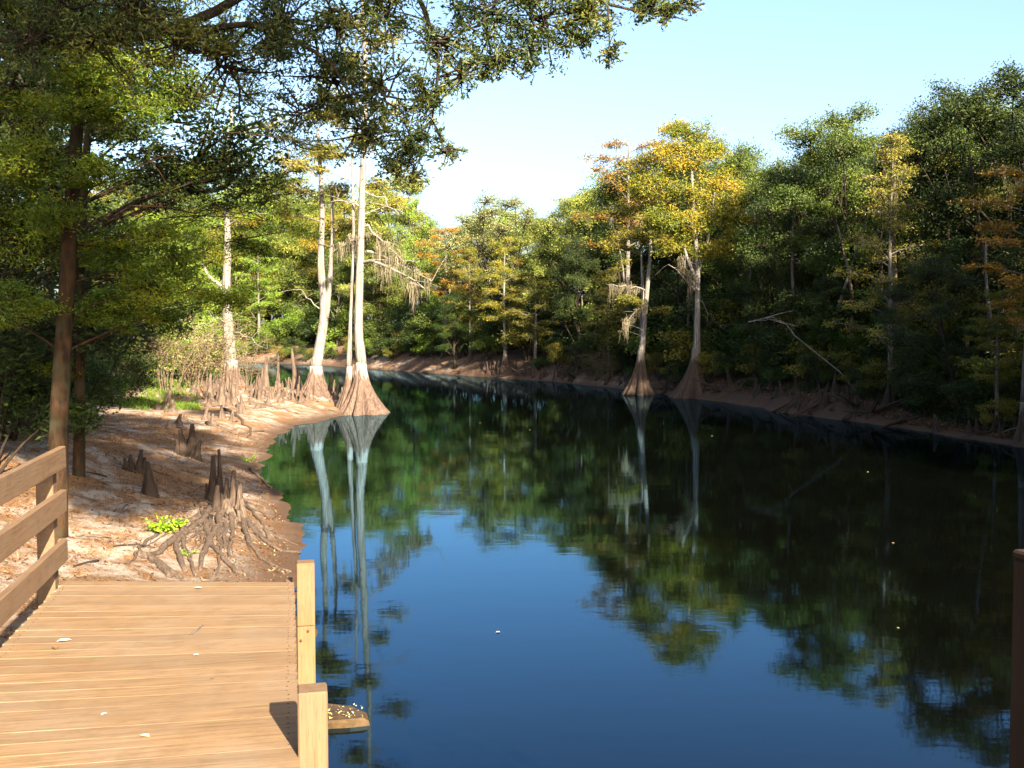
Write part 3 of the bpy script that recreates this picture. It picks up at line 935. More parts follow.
# tall waterside cypress with two trunks (main and thinner one behind)
Y = 38.2
b = at(362, 412, Y); b.z = 0.0
b2 = at(349, 402, Y + 0.3); b2.z = 0.35
hand_tree('cypress_tree', 'tallest white cypress with fluted flared base standing at the water edge', b,
    [([b + Vector((0, 0, 1.9)), at(358, 330, Y), at(362, 200, Y), at(366, 90, Y), at(362, -20, Y)], 0.205, 0.05),
     ([b2 + Vector((0, 0, 1.4)), at(351, 320, Y + 0.3), at(354, 240, Y + 0.3), at(352, 150, Y + 0.3)], 0.11, 0.04)],
    [(b, 0.21, 1.1, 1.95, (-0.02, 0)), (b2, 0.115, 0.5, 1.45, (0.02, 0))],
    [L(335, 95, Y, 26, .8), L(365, 140, Y, 22, .7), L(330, 150, Y, 24, .8), L(395, 110, Y, 20, .4), L(350, 60, Y, 24, .7), L(380, 40, Y, 22, .5),
     L(320, 120, Y + 1, 22, .8), L(375, 185, Y, 16, .35), L(345, 20, Y, 24, .6), L(300, 165, Y, 22, .8), L(395, 205, Y + 1, 14, .3)],
    'olive', 'bark_pale', 'buttress', 0.13, 0.05, 1100, 101,
    moss_limbs=[(at(362, 262, Y), at(425, 290, Y - 1.5), 0.07, 0.5), (at(362, 250, Y), at(432, 282, Y + 1), 0.06, 0.3), (at(360, 225, Y), at(402, 262, Y), 0.05, 0.3),
                (at(363, 235, Y), at(335, 250, Y), 0.04, 0.1)],
    bare=[(at(362, 190, Y), at(400, 215, Y), 0.05, 0.2), (at(362, 208, Y), at(330, 200, Y), 0.05, 0.2), (at(364, 150, Y), at(410, 170, Y), 0.04, 0.2)])

# forked cypress
Y = 41.0
b = at(316, 392, Y); b.z = hz(b.x, Y)
hand_tree('cypress_tree', 'forked white cypress with splayed root base between the knees', b,
    [([b + Vector((0, 0, 1.1)), at(319, 350, Y), at(325, 315, Y), at(320, 260, Y), at(323, 215, Y), at(318, 130, Y)], 0.25, 0.07),
     ([at(326, 318, Y), at(330, 280, Y), at(333, 230, Y), at(331, 180, Y)], 0.13, 0.05)],
    [(b, 0.26, 0.85, 1.15, (0.0, 0))],
    [L(300, 190, Y, 26, .9), L(340, 190, Y, 24, .9), L(318, 150, Y, 28, 1), L(285, 215, Y, 22, .7), L(345, 225, Y, 18, .5), L(290, 160, Y, 26, .9), L(330, 110, Y, 26, .9), L(270, 130, Y, 26, .8)],
    'olive', 'bark_pale', 'buttress', 0.14, 0.055, 700, 102,
    bare=[(at(325, 320, Y), at(300, 290, Y), 0.04, 0.2)])

# left white cypress with a limb to the left
Y = 43.5
b = at(231, 388, Y); b.z = hz(b.x, Y)
hand_tree('cypress_tree', 'white cypress with one raised side limb left of the knees', b,
    [([b + Vector((0, 0, 1.0)), at(229, 340, Y), at(226, 290, Y), at(228, 240, Y), at(226, 180, Y), at(232, 110, Y)], 0.28, 0.06),
     ([at(227, 296, Y), at(220, 285, Y), at(208, 276, Y), at(202, 262, Y)], 0.11, 0.05)],
    [(b, 0.29, 0.62, 1.1, (0, 0))],
    [L(225, 200, Y, 28, .7), L(200, 222, Y, 26, .7), L(255, 210, Y, 26, .7), L(240, 160, Y, 26, .35), L(195, 250, Y, 20, .7), L(180, 195, Y, 26, .4), L(235, 130, Y, 24, .3), L(215, 175, Y - 1, 24, .5), L(240, 190, Y - 1, 24, .7), L(262, 175, Y, 24, .5)],
    'oak_bright', 'bark_pale', 'buttress', 0.13, 0.05, 1100, 103,
    bare=[(at(229, 330, Y), at(268, 350, Y - 1), 0.03, 0.3), (at(229, 320, Y), at(190, 330, Y - 1), 0.03, 0.3)])

# the two white-trunked cypresses on the far bank
Y = 47.9
b = at(691, 399, Y); b.z = 0.02
hand_tree('cypress_tree', 'tallest yellow cypress with white trunk and wide fluted base across the water', b,
    [([b + Vector((0.24, 0, 2.3)), at(697, 340, Y), at(698, 275, Y), at(694, 215, Y), at(690, 140, Y)], 0.19, 0.05),
     ([at(698, 285, Y), at(686, 255, Y), at(676, 215, Y)], 0.09, 0.04), ([at(698, 272, Y), at(708, 240, Y), at(715, 190, Y)], 0.08, 0.03)],
    [(b, 0.2, 0.95, 2.35, (0.24, 0))],
    [L(690, 135, Y, 24), L(665, 150, Y, 22), L(715, 148, Y, 24), L(690, 165, Y, 24), L(655, 185, Y, 24), L(725, 185, Y, 22), L(685, 195, Y, 26), L(712, 215, Y, 26), L(742, 240, Y, 16),
     L(735, 215, Y, 20), L(660, 215, Y, 22), L(690, 225, Y - 1, 22), L(722, 250, Y, 18), L(670, 245, Y, 16, .7), L(700, 250, Y, 16, .7), L(642, 170, Y + 1, 20), L(672, 130, Y + 1, 16)],
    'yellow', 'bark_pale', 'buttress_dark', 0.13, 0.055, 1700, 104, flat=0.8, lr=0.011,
    moss_limbs=[(at(697, 290, Y), at(680, 258, Y - 1), 0.06, 0.2)], bare=[(at(698, 295, Y), at(670, 262, Y - 1), 0.05, 0.1), (at(697, 300, Y), at(722, 330, Y - 1), 0.02, 0.1)])
Y = 50.2
b = at(638, 388, Y); b.z = 0.25
hand_tree('cypress_tree', 'thin leaning white cypress left of the tallest yellow one', b,
    [([b + Vector((0.16, 0, 1.9)), at(643, 340, Y), at(647, 290, Y), at(651, 250, Y), at(648, 190, Y)], 0.18, 0.05),
     ([at(641, 340, Y + .6), at(643, 300, Y + .6), at(641, 250, Y + .6)], 0.11, 0.05)],
    [(b, 0.185, 0.7, 1.95, (0.16, 0))],
    [L(640, 190, Y, 24), L(620, 210, Y, 22), L(655, 205, Y, 22), L(632, 235, Y, 22), L(612, 245, Y, 18, .8), L(650, 235, Y, 18, .8), L(640, 160, Y, 20, .8), L(628, 300, Y - 1, 14, .7), L(660, 310, Y - 1, 12, .6)],
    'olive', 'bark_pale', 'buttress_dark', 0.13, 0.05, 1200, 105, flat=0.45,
    moss_limbs=[(at(646, 290, Y), at(608, 285, Y - 1), 0.04, 0.1), (at(645, 300, Y), at(622, 330, Y - 1), 0.03, 0.1)])

# ---- near left trees
Y = 11.8
b = at(56, 486, Y); b.z = hz(b.x, Y)
hand_tree('bank_tree', 'near dark trunk behind the railing with spreading feathery green branches', b,
    [([b + Vector((0, 0, -0.2)), at(58, 430, Y), at(64, 330, Y), at(72, 200, Y), at(82, 60, Y), at(88, -90, Y + .3)], 0.125, 0.05),
     ([at(70, 235, Y), at(50, 180, Y + .2), at(20, 120, Y + .4)], 0.07, 0.03)],
    [],
    [L(40, 150, Y, 62), L(10, 90, Y, 66), L(95, 40, Y, 60), L(30, 240, Y + .5, 62), L(-10, 200, Y, 70), L(115, 250, Y + .5, 46, .8), L(150, 60, Y, 56), L(20, 20, Y, 66), L(210, 40, Y + .6, 52),
     L(160, 235, Y + .3, 40, .7), L(-40, 300, Y + 1, 60), L(195, 95, Y + .6, 50, .3), L(245, 95, Y + 1, 46, .35), L(150, 285, Y + .4, 40), L(105, 315, Y + .4, 40), L(185, 265, Y + .5, 36), L(215, 300, Y + .8, 28, .8), L(110, -20, Y, 66), L(190, -30, Y, 66), L(130, 300, Y + 1, 44, .8), L(175, 320, Y + 1, 34, .7),
     L(78, 110, Y - .7, 46), L(60, 60, Y - .7, 50), L(90, 170, Y - .6, 36, .7), L(48, 215, Y - .6, 40, .8), L(20, 300, Y - .4, 46), L(100, 75, Y - .5, 40), L(20, 165, Y - .8, 50), L(140, 110, Y - .3, 36, .6)],
    'bank_tree', 'bark_lichen', 'buttress', 0.052, 0.017, 2100, 106, flat=0.5, droop=0.35, lr=0.008,
    bare=[(at(74, 200, Y), at(215, 138, Y), 0.014, 0.1), (at(72, 225, Y), at(270, 215, Y + .4), 0.014, 0.25)])
Y = 14.5
b = at(78, 455, Y); b.z = hz(b.x, Y)
hand_tree('bank_tree', 'thinner vine-covered tree just behind the near dark trunk', b,
    [([b + Vector((0, 0, -0.2)), at(80, 380, Y), at(79, 280, Y), at(86, 150, Y), at(100, 40, Y)], 0.09, 0.04)],
    [],
    [L(235, 170, Y, 48, .3), L(270, 200, Y + 1, 40, .4), L(205, 255, Y, 40, .7), L(240, 240, Y + 1, 34, .6), L(175, 165, Y, 30, .2), L(290, 140, Y + 1, 36, .35), L(300, 230, Y + 1, 26, .4),
     L(80, 320, Y, 30, .7), L(82, 260, Y, 26, .6), L(190, 290, Y, 34, .8), L(60, 370, Y, 28, .6), L(130, 180, Y + 1, 30, .4), L(200, 140, Y, 30, .2), L(160, 150, Y, 26, .15), L(250, 190, Y, 34, .3), L(215, 205, Y, 30, .3), L(285, 175, Y + 1, 30, .3),
     L(120, 130, Y, 28, .3), L(240, 290, Y + 1, 24, .5), L(265, 250, Y + 1, 24, .5)],
    'bank_tree', 'bark_lichen', 'buttress', 0.052, 0.017, 2000, 107, flat=0.45, droop=0.4, lr=0.007)

# overhanging oak: trunk outside the frame at the left, limbs across the top
Y = 8.4
b = Vector((-7.2, 7.0, hz(-7.2, 7.0)))
hand_tree('oak_tree', 'oak leaning in from the left, its leafy limbs hanging across the top', b,
    [([b + Vector((0, 0, -0.3)), Vector((-7.0, 7.2, 3.2)), Vector((-6.2, 7.8, 5.0))], 0.28, 0.2), ([Vector((-6.2, 7.8, 5.0)), at(-60, 30, Y), at(60, 42, Y), at(150, 36, Y), at(225, 10, Y + .2), at(300, -50, Y + .3), at(400, -110, Y + .4)], 0.066, 0.025),
     ([at(170, 34, Y), at(260, 22, Y - .2), at(330, 60, Y - .3), at(350, 95, Y - .3)], 0.03, 0.008),
     ([at(330, -70, Y + .3), at(420, -5, Y), at(440, 60, Y), at(432, 120, Y)], 0.03, 0.008),
     ([at(390, -110, Y + .4), at(500, -40, Y), at(590, 0, Y), at(650, 14, Y)], 0.03, 0.008),
     ([Vector((-6.2, 7.8, 5.0)), Vector((-5.2, 7.5, 7.0)), Vector((-3.5, 7.0, 9.0)), Vector((-1.5, 6.5, 10.5))], 0.2, 0.06)],
    [],
    [L(60, 0, Y, 60, .8), L(140, 10, Y - .4, 56, .8), L(30, 40, Y - .3, 44, .7), L(100, 38, Y - .3, 44, .8), L(180, 40, Y - .3, 40, .7), L(270, 45, Y - .3, 36, .5), L(225, 60, Y, 50, .8), L(280, 20, Y, 48, .7), L(340, 20, Y, 46, .6), L(330, 75, Y, 44, .6), L(380, 90, Y, 42, .6), L(365, 135, Y, 40, .6),
     L(410, 145, Y, 30, .45), L(425, 95, Y, 30, .5), L(440, 40, Y, 40, .5), L(490, 18, Y, 44, .8), L(540, 22, Y, 40, .8), L(590, 12, Y, 36, .6), L(650, 2, Y, 26, .35), L(690, 4, Y, 13, .1), L(668, 12, Y, 16, .15), L(575, 40, Y, 22, .25), L(460, 75, Y, 22, .2), L(445, 150, Y, 16, .15), L(415, 175, Y, 16, .12), L(500, 60, Y, 26, .3), L(525, 55, Y, 26, .35),
     L(385, 10, Y, 46, .6), L(610, 52, Y, 16, .12), L(470, -50, Y, 60, .8), L(380, -70, Y, 70, 1), L(250, -60, Y, 70, 1), L(560, -40, Y, 50, .8), L(300, 110, Y, 30, .4), L(395, 170, Y, 20, .2),
     (Vector((-4.5, 7.0, 8.2)), 1.1, 1.6), (Vector((-3.0, 6.8, 9.6)), 1.2, 1.6), (Vector((-1.6, 6.0, 10.6)), 1.2, 1.5), (Vector((-5.5, 6.0, 7.6)), 1.2, 1.6), (Vector((-3.6, 4.6, 8.6)), 1.1, 1.5), (Vector((-0.6, 7.4, 10.2)), 1.0, 1.2),
     (Vector((-3.4, 7.2, 7.4)), 0.9, 1.3)],
    'near_oak', 'bark', 'buttress', 0.050, 0.018, 1750, 108, flat=0.9, droop=0.5, lr=0.006, twigs=24, cl=0.2, grow=1.3)

# unseen oak added beside the landing to shade the sand and near left trunks
b = Vector((-3.6, -4.5, 0.9))
hand_tree('oak_tree', 'unseen oak added beside the boardwalk landing, its high crown shading the sandy bank', b,
    [([b + Vector((0, 0, -0.3)), Vector((-3.4, -4.3, 4)), Vector((-2.4, -3.6, 7.5)), Vector((0.2, -2.5, 10.0)), Vector((2.0, -1.5, 11.5))], 0.30, 0.08)],
    [],
    [(on_ground(*q) + sun_dir * ((9.6 + (k % 4) * 0.5 - 1) / sun_dir.z), 0.95, 2.0) for k, q in enumerate([(92, 425), (140, 404), (118, 450), (172, 446), (95, 475), (205, 470), (150, 478), (185, 400), (110, 400),
        (228, 462), (165, 424), (200, 440), (130, 425), (80, 450), (205, 412), (75, 408), (180, 490), (120, 500)])]
    + [(Vector(q) + sun_dir * ((8.6 - q[2] * 0.1) - q[2]) / sun_dir.z, 0.8, 2.0) for q in ((-6.2, 12, 5.2), (-6.8, 12, 4.0), (-5.6, 12, 6.2), (-6.4, 12.5, 2.9), (-5.2, 11.8, 4.9), (-5.3, 11.8, 3.6), (-7.2, 12.5, 5.8), (-5.9, 12, 7.2))],
    'near_oak', 'bark', 'buttress', 0.11, 0.05, 1700, 109, flat=0.8, droop=0.1, lr=0.004, twigs=22, cl=0.3, grow=1.1)

# dark trees at the left edge
for i, (px, Y, h, v, leaf, lab) in enumerate([
    (18, 19, 10, 0, 'oak_dark', 'dark oak at the left edge with a leaning trunk'), (-50, 15, 9, 2, 'oak_dark', 'dark oak cut by the left edge, nearest the railing'),
    (48, 25, 11, 1, 'oak_dark', 'shaded oak deep behind the two near left trunks'), (-30, 28, 12, 3, 'oak_dark', 'shaded oak at the far left behind the dark undergrowth'),
    (95, 34, 6.5, 2, 'oak', 'green oak behind the bare tan shrubs, left part'), (140, 40, 6.8, 0, 'oak_bright', 'bright green oak behind the bare tan shrubs, right part'),
    (20, 40, 13, 1, 'oak', 'tall oak far back at the left edge'), (185, 62, 9, 3, 'oak_bright', 'bright green oak on the backwater shore'), (110, 58, 9.5, 0, 'oak', 'oak on the backwater shore behind the grass')]):
    p = at(px, 400, Y)
    put_tree('oak', v, p.x, Y, h, 1.0, leaf, lab)

# ------------------------------------------------------------------ undergrowth
def put_shrub(v, x, y, s, leaf, label, group=None, name='shrub', cat='shrub'):
    t = thing(name, label, cat, (x, y, hz(x, y)), mrng.random() * 6.28, group)
    t.scale = (s, s, s)
    a, b_ = P_SHRUB[v]
    part('stem', a, M['bark'], t)
    part('foliage', b_, M[leaf], t)

for i in range(58):
    px = 392 + i * 11.2 + mrng.normal() * 4
    Yb = bankY(px)
    Y = Yb + 3.0 + (i % 3) * 1.7 + mrng.random()
    p = at(px, 380, Y)
    s = (0.75 + 0.7 * mrng.random()) * (1 if Y < 50 else 1.3)
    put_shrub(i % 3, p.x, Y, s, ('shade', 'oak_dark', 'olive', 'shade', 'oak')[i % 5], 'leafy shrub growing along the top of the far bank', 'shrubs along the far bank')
for i in range(34):
    px = 705 + i * 10 + mrng.normal() * 4
    Y = bankY(px) + 3.0 + (i % 4) * 1.6 + mrng.random()
    p = at(px, 380, Y)
    t = thing('palmetto', 'fan-leaved palmetto in the shade of the right bank', 'palmetto', (p.x, Y, hz(p.x, Y)), mrng.random() * 6.28, 'palmettos on the right bank')
    s = 0.9 + 0.6 * mrng.random()
    t.scale = (s, s, s)
    a, b_ = P_PALM[i % 2]
    part('stalk', a, M['bark'], t)
    part('fan', b_, M['shade'], t)
for i, (px, Y, s) in enumerate([(8, 16, 1.0), (-14, 13.5, .9), (30, 20, 1.1), (55, 22, 1.1), (0, 23, 1.3), (85, 25, .9), (40, 29, 1.4), (105, 31, .9), (70, 33, 1.5), (10, 32, 1.6), (120, 37, 1.2), (95, 43, 1.5), (25, 26, 1.2)]):
    p = at(px, 400, Y)
    put_shrub(i % 3, p.x, Y, s, ('oak_dark', 'shade')[i % 2], 'dark leafy shrub under the left trees', 'shrubs under the left trees')
for i in range(26):
    px = 145 + i * 9.5 + mrng.normal() * 4
    Y = 110 + mrng.random() * 7 - max(0, px - 300) * 0.24
    p = at(px, 370, Y)
    put_shrub(i % 3, p.x, Y, 1.2 + mrng.random(), ('shade', 'oak', 'oak_bright')[i % 3], 'green shrub on the shore beyond the backwater', 'shrubs beyond the backwater')

# dense far undergrowth that reads as one mass between the trunks
rng = np.random.default_rng(77)
ug = MB()
n = 90000
px = 385 + 760 * rng.random(n)
Yb = np.interp(px, *BANK) + 7 + 13 * rng.random(n)
X = (px - 512) / F_PX * Yb
hgt = 2.0 + 3.6 * fbm(X * 0.35, Yb * 0.35, 12)
zz = height(X, Yb) + hgt * rng.random(n) ** 0.8
ug.leaves(np.column_stack([X, Yb, zz]), 0.22, 0.11, rng, fbm(X * 0.9, Yb * 0.9, 4) * 0.9 - 0.1 + 0.15 * rng.normal(size=n), 0.6)
n = 30000
px = 95 + 300 * rng.random(n)
Yb = 122 + 14 * rng.random(n) - np.maximum(0, px - 300) * 0.24
X = (px - 512) / F_PX * Yb
zz = 1.6 + 3.5 * fbm(X * 0.25, Yb * 0.25, 13) * rng.random(n) ** 0.8
ug.leaves(np.column_stack([X, Yb, zz]), 0.35, 0.18, rng, fbm(X * 0.5, Yb * 0.5, 4) * 0.9 + 0.15 * rng.normal(size=n), 0.6)
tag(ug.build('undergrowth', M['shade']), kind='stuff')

# unseen shrubs added beside the landing to shade the corner post
for (x, y, sz_), lab in zip(((2.85, -0.55, 2.3), (3.5, -1.7, 2.9)), ('tall leafy shrub added out of view to shade the corner post', 'taller unseen shrub added behind the first to shade the corner post')):
    t = thing('shrub', lab, 'shrub', (x, y, -0.3), 0.4 + x)
    t.scale = (0.85, 0.85, sz_)
    part('stem', P_SHRUB[0][0], M['bark'], t)
    part('foliage', P_SHRUB[0][1], M['shade'], t)
for i in range(9):
    x, y = [(15.6, 23.5), (16.8, 21), (15.9, 19.5), (17.8, 18), (18.6, 22.5), (17.2, 24.6), (20, 20), (17.0, 16), (19.4, 25.5)][i]
    put_shrub(i % 3, x, y, 2.1, 'oak_dark', 'big dark shrub on the right bank just outside the photo edge', 'big shrubs on the near right bank')
for i, (px, Y, sz_, lf) in enumerate([(105, 41, 1.0, 'oak_bright'), (130, 43, 1.1, 'pale'), (158, 42, 1.0, 'oak_bright'), (180, 44, 1.1, 'oak'), (205, 46, 1.0, 'pale'), (145, 48, 1.3, 'oak_bright')]):
    p = at(px, 390, Y)
    if hz(p.x, Y) < 0: continue
    put_shrub(i % 3, p.x, Y, sz_, lf, 'light green shrub behind the bare tan stems on the left bank', 'green shrubs behind the bare stems')

# bare tan shrubs
def bare_shrub(seed, H, W, twigs=16):
    rng = np.random.default_rng(seed)
    mb, fl = MB(), MB()
    for i in range(twigs):
        az = rng.random() * 6.28
        L_ = W / 2 * (0.4 + 1.0 * rng.random())
        e = np.array([math.cos(az) * L_, math.sin(az) * L_, H * (0.5 + 0.6 * rng.random())])
        s = np.array([e[0] * 0.15, e[1] * 0.15, -0.1])
        p = bez(s, np.array([e[0] * 0.3, e[1] * 0.3, e[2] * 0.8]), e, 8) + rng.normal(size=(8, 3)) * 0.03
        mb.tube(p, np.linspace(0.02, 0.007, 8), 5, cap=False)
        for k in (2, 3, 4, 5, 6, 7):
            q = p[k] + rng.normal(size=3) * np.array([0.55, 0.55, 0.3]) + np.array([0, 0, 0.1])
            mb.tube(bez(p[k], (p[k] + q) / 2 + np.array([0, 0, 0.06]), q, 4), np.linspace(0.014, 0.006, 4), 4, cap=False)
            fl.leaves(q + rng.normal(size=(14, 3)) * 0.16, 0.07, 0.03, rng, rng.random(14), 0.5)
    return mb.mesh('bare_shrub_twigs', True), fl.mesh('bare_shrub_leaves')
P_BARE = [bare_shrub(s, 2.6, 3.2) for s in (71, 72, 73)]
for i, (px, Y, s, lf, lab) in enumerate([
    (110, 35, .85, 'dry', 'dry tan shrub left of the grass patch'), (135, 38, .95, 'dry', 'dry tan shrub behind the grass patch'),
    (168, 37, 1.0, 'dry', 'tangle of tan upright stems behind the grass'), (192, 39, 1.05, 'dry', 'arching bare tan shrub left of the limbed white cypress'),
    (212, 41, 1.0, 'dry', 'bare tan shrub against the limbed white cypress'), (80, 37, .9, 'shade', 'half bare shrub with green leaves by the left trunks'),
    (248, 47, .9, 'dry', 'bare grey shrub behind the knees right of the limbed cypress')]):
    p = at(px, 390, Y)
    t = thing('bare_shrub', lab, 'shrub', (p.x, Y, hz(p.x, Y)), mrng.random() * 6.28)
    t.scale = (s, s, s)
    part('stem', P_BARE[i % 3][0], M['twig'], t)
    part('leaves', P_BARE[i % 3][1], M[lf], t)
for i, px in enumerate((600, 612, 588)):
    Y = bankY(px) + 0.9 + 0.4 * i
    p = at(px, 390, Y)
    t = thing('bare_shrub', ('reddish bare shrub at the lit mud patch', 'taller bare shrub right of the lit mud patch', 'low bare shrub left on the lit mud patch')[i], 'shrub', (p.x, Y, hz(p.x, Y)), mrng.random() * 6.28)
    t.scale = (.6 + .15 * (i == 1),) * 3
    part('stem', P_BARE[i][0], M['twig'], t)
    part('leaves', P_BARE[i][1], M['dry'], t)

for i in range(26):
    px = 560 + i * 17.5 + mrng.normal() * 6
    Y = bankY(px) + 3.5 + 4 * mrng.random()
    p = at(px, 380, Y); p.z = hz(p.x, Y) - 0.2
    h_ = 5 + 4 * mrng.random()
    l_ = mrng.normal(size=2) * 0.7
    m_ = MB()
    tt = np.linspace(0, 1, 8)
    m_.tube(np.stack([l_[0] * tt ** 2 + 0.1 * np.sin(tt * 6 + i), l_[1] * tt ** 2, tt * h_], 1), np.linspace(0.09 + 0.05 * mrng.random(), 0.03, 8), 7, rng=mrng, rough=.15)
    t = thing('young_tree', 'slim bare trunk standing in the shade of the right bank wood', 'tree', p, 0, 'slim trunks in the right bank wood')
    m_.build('trunk', M[('bark', 'bark_grey', 'twig')[i % 3]], t, True)
    f_ = MB()
    for k in range(3):
        e = np.array([l_[0], l_[1], h_]) * (0.75 + 0.12 * k) + mrng.normal(size=3) * np.array([.7, .7, .3])
        fill_lobe(f_, None, mrng, e, 0.7, 260, 0.12, 0.055, 0.6, 0.5, 0.1, 7, 0.4)
    f_.build('crown', M['olive' if i % 4 == 0 else 'shade'], t)

# fallen bleached branch on the right bank
Y = 38.5
b = at(858, 388, Y - 2.5); b.z = hz(b.x, b.y)
mb = MB()
bb = np.array(b)
main = np.array([tuple(q) for q in (b, at(840, 372, Y - 2), at(815, 352, Y - 1.5), at(795, 336, Y - 1), at(786, 324, Y - 1), at(765, 318, Y - 1), at(748, 322, Y - 1))]) - bb
rngb = np.random.default_rng(5)
mb.tube(main, np.linspace(0.036, 0.014, 7), 7, rng=rngb, rough=0.15)
for k in (3, 4, 4, 5, 5, 6, 6):
    e = main[k] + rngb.normal(size=3) * np.array([0.5, 0.3, 0.35])
    mb.tube(bez(main[k], (main[k] + e) / 2 + 0.05, e, 5), np.linspace(0.022, 0.008, 5), 5, cap=False)
o = mb.build('fallen_branch', M['dead'], None, True)
o.location = b
tag(o, 'bleached arching dead branch on the right bank', 'branch')

# low shrubs and saplings hanging close to the water on the right bank
for i in range(30):
    px = 545 + i * 16 + mrng.normal() * 5
    Y = bankY(px) + 1.0 + 1.3 * mrng.random()
    p = at(px, 390, Y)
    if hz(p.x, Y) < 0.25: continue
    put_shrub(i % 3, p.x, Y, 0.4 + 0.4 * mrng.random(), ('shade', 'olive', 'oak_dark')[i % 3], 'low shrub near the waterline of the right bank', 'low shrubs near the right waterline')

# ------------------------------------------------------------------ knees
def put_knee(v, p, s, h, mat, label, group):
    o = bpy.data.objects.new('cypress_knee', P_KNEE[v])
    C.objects.link(o)
    if not P_KNEE[v].materials: P_KNEE[v].materials.append(M['knee'])
    o.material_slots[0].link = 'OBJECT'
    o.material_slots[0].material = M[mat]
    o.location = p
    o.rotation_euler = (mrng.normal() * 0.08, mrng.normal() * 0.08, mrng.random() * 6.28)
    o.scale = (s, s, h / 0.5)
    tag(o, label, 'cypress knee', group)

for i in range(115):
    px = 192 + 160 * mrng.random()
    lo = np.interp(px, [192, 230, 290, 350], [404, 414, 404, 402])
    py = 382 + (lo - 382) * mrng.random() ** 1.3
    p = on_ground(px, py)
    if p.y > 50: continue
    tall = 1.0 if mrng.random() < 0.1 else 0
    put_knee(i % 6, p, 1.2 + 1.3 * mrng.random() + 0.6 * tall, 0.14 + 0.36 * mrng.random() ** 1.5 + tall * 0.55, 'knee', 'cypress knee among the knees around the white trunks on the point', 'knees around the white trunks')
for i in range(70):
    px = 200 + 140 * mrng.random()
    p = on_ground(px, 383 + 20 * mrng.random() ** 1.4)
    if p.y > 50: continue
    put_knee(i % 6, p, 0.8 + 0.5 * mrng.random(), 0.2 + 0.5 * mrng.random(), 'knee', 'cypress knee among the knees around the white trunks on the point', 'knees around the white trunks')
for i, (px, Y, h) in enumerate([(296, 44, 1.9), (265, 45, 1.45), (353, 41, 1.5), (300, 47, 1.2), (278, 46, 1.6)]):
    p = at(px, 385, Y); p.z = max(-0.05, hz(p.x, Y))
    put_knee(i, p, 2.6, h, 'knee', ('tallest pointed knee left of the forked cypress', 'broad tall knee between limbed and forked cypress', 'tall dark knee between forked and tallest cypress',
             'tall knee standing behind the pointed one', 'tall knee standing in the backwater edge')[i], 'tall knees on the point')
for i in range(60):
    px = 470 + 480 * mrng.random() if i % 2 else 480 + 150 * mrng.random()
    Y = bankY(px) + 0.15 + 1.2 * mrng.random()
    p = at(px, 390, Y); p.z = hz(p.x, Y)
    if p.z < -0.1: continue
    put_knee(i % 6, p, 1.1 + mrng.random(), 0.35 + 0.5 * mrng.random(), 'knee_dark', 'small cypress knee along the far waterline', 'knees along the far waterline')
for i in range(16):
    px = 955 + 75 * mrng.random()
    py = 408 + 30 * mrng.random()
    p = on_ground(px, py)
    put_knee(i % 6, p, 0.9 + 0.5 * mrng.random(), 0.25 + 0.25 * mrng.random(), 'knee_dark', 'small knee on the flat red shore at the right edge', 'knees on the red shore')

def knee_cluster(label, spots, mat, group=None):
    p0 = on_ground(*spots[0][:2])
    t = thing('knee_cluster', label, 'cypress knees', p0)
    for i, (px, py, hp, wp) in enumerate(spots):
        p = on_ground(px, py)
        k = F_PX / p.y
        o = part('knee', P_KNEE[(i * 2 + 1) % 6] if wp < 14 else P_KNEE[3], M[mat], t)
        o.location = p - p0
        o.rotation_euler = (mrng.normal() * .06, mrng.normal() * .06, mrng.random() * 6)
        s = wp / k / 0.13
        o.scale = (s, s, hp / k / 0.5)
    return t
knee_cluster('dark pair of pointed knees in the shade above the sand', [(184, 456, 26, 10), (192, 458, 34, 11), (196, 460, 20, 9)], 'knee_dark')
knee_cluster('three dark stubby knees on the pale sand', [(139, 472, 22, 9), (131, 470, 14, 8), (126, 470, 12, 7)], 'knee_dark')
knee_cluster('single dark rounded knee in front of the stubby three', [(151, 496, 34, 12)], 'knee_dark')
knee_cluster('small reddish knees at the edge of the grass', [(165, 408, 18, 9), (172, 412, 12, 8), (158, 410, 8, 7)], 'knee')
knee_cluster('low knees on the bank slope below the grass', [(178, 424, 10, 7), (170, 428, 8, 7), (185, 421, 7, 6)], 'knee')
knee_cluster('short knees at the left sand edge', [(205, 420, 12, 6), (213, 424, 10, 6), (222, 418, 12, 6), (232, 420, 9, 6), (240, 414, 10, 6)], 'knee')

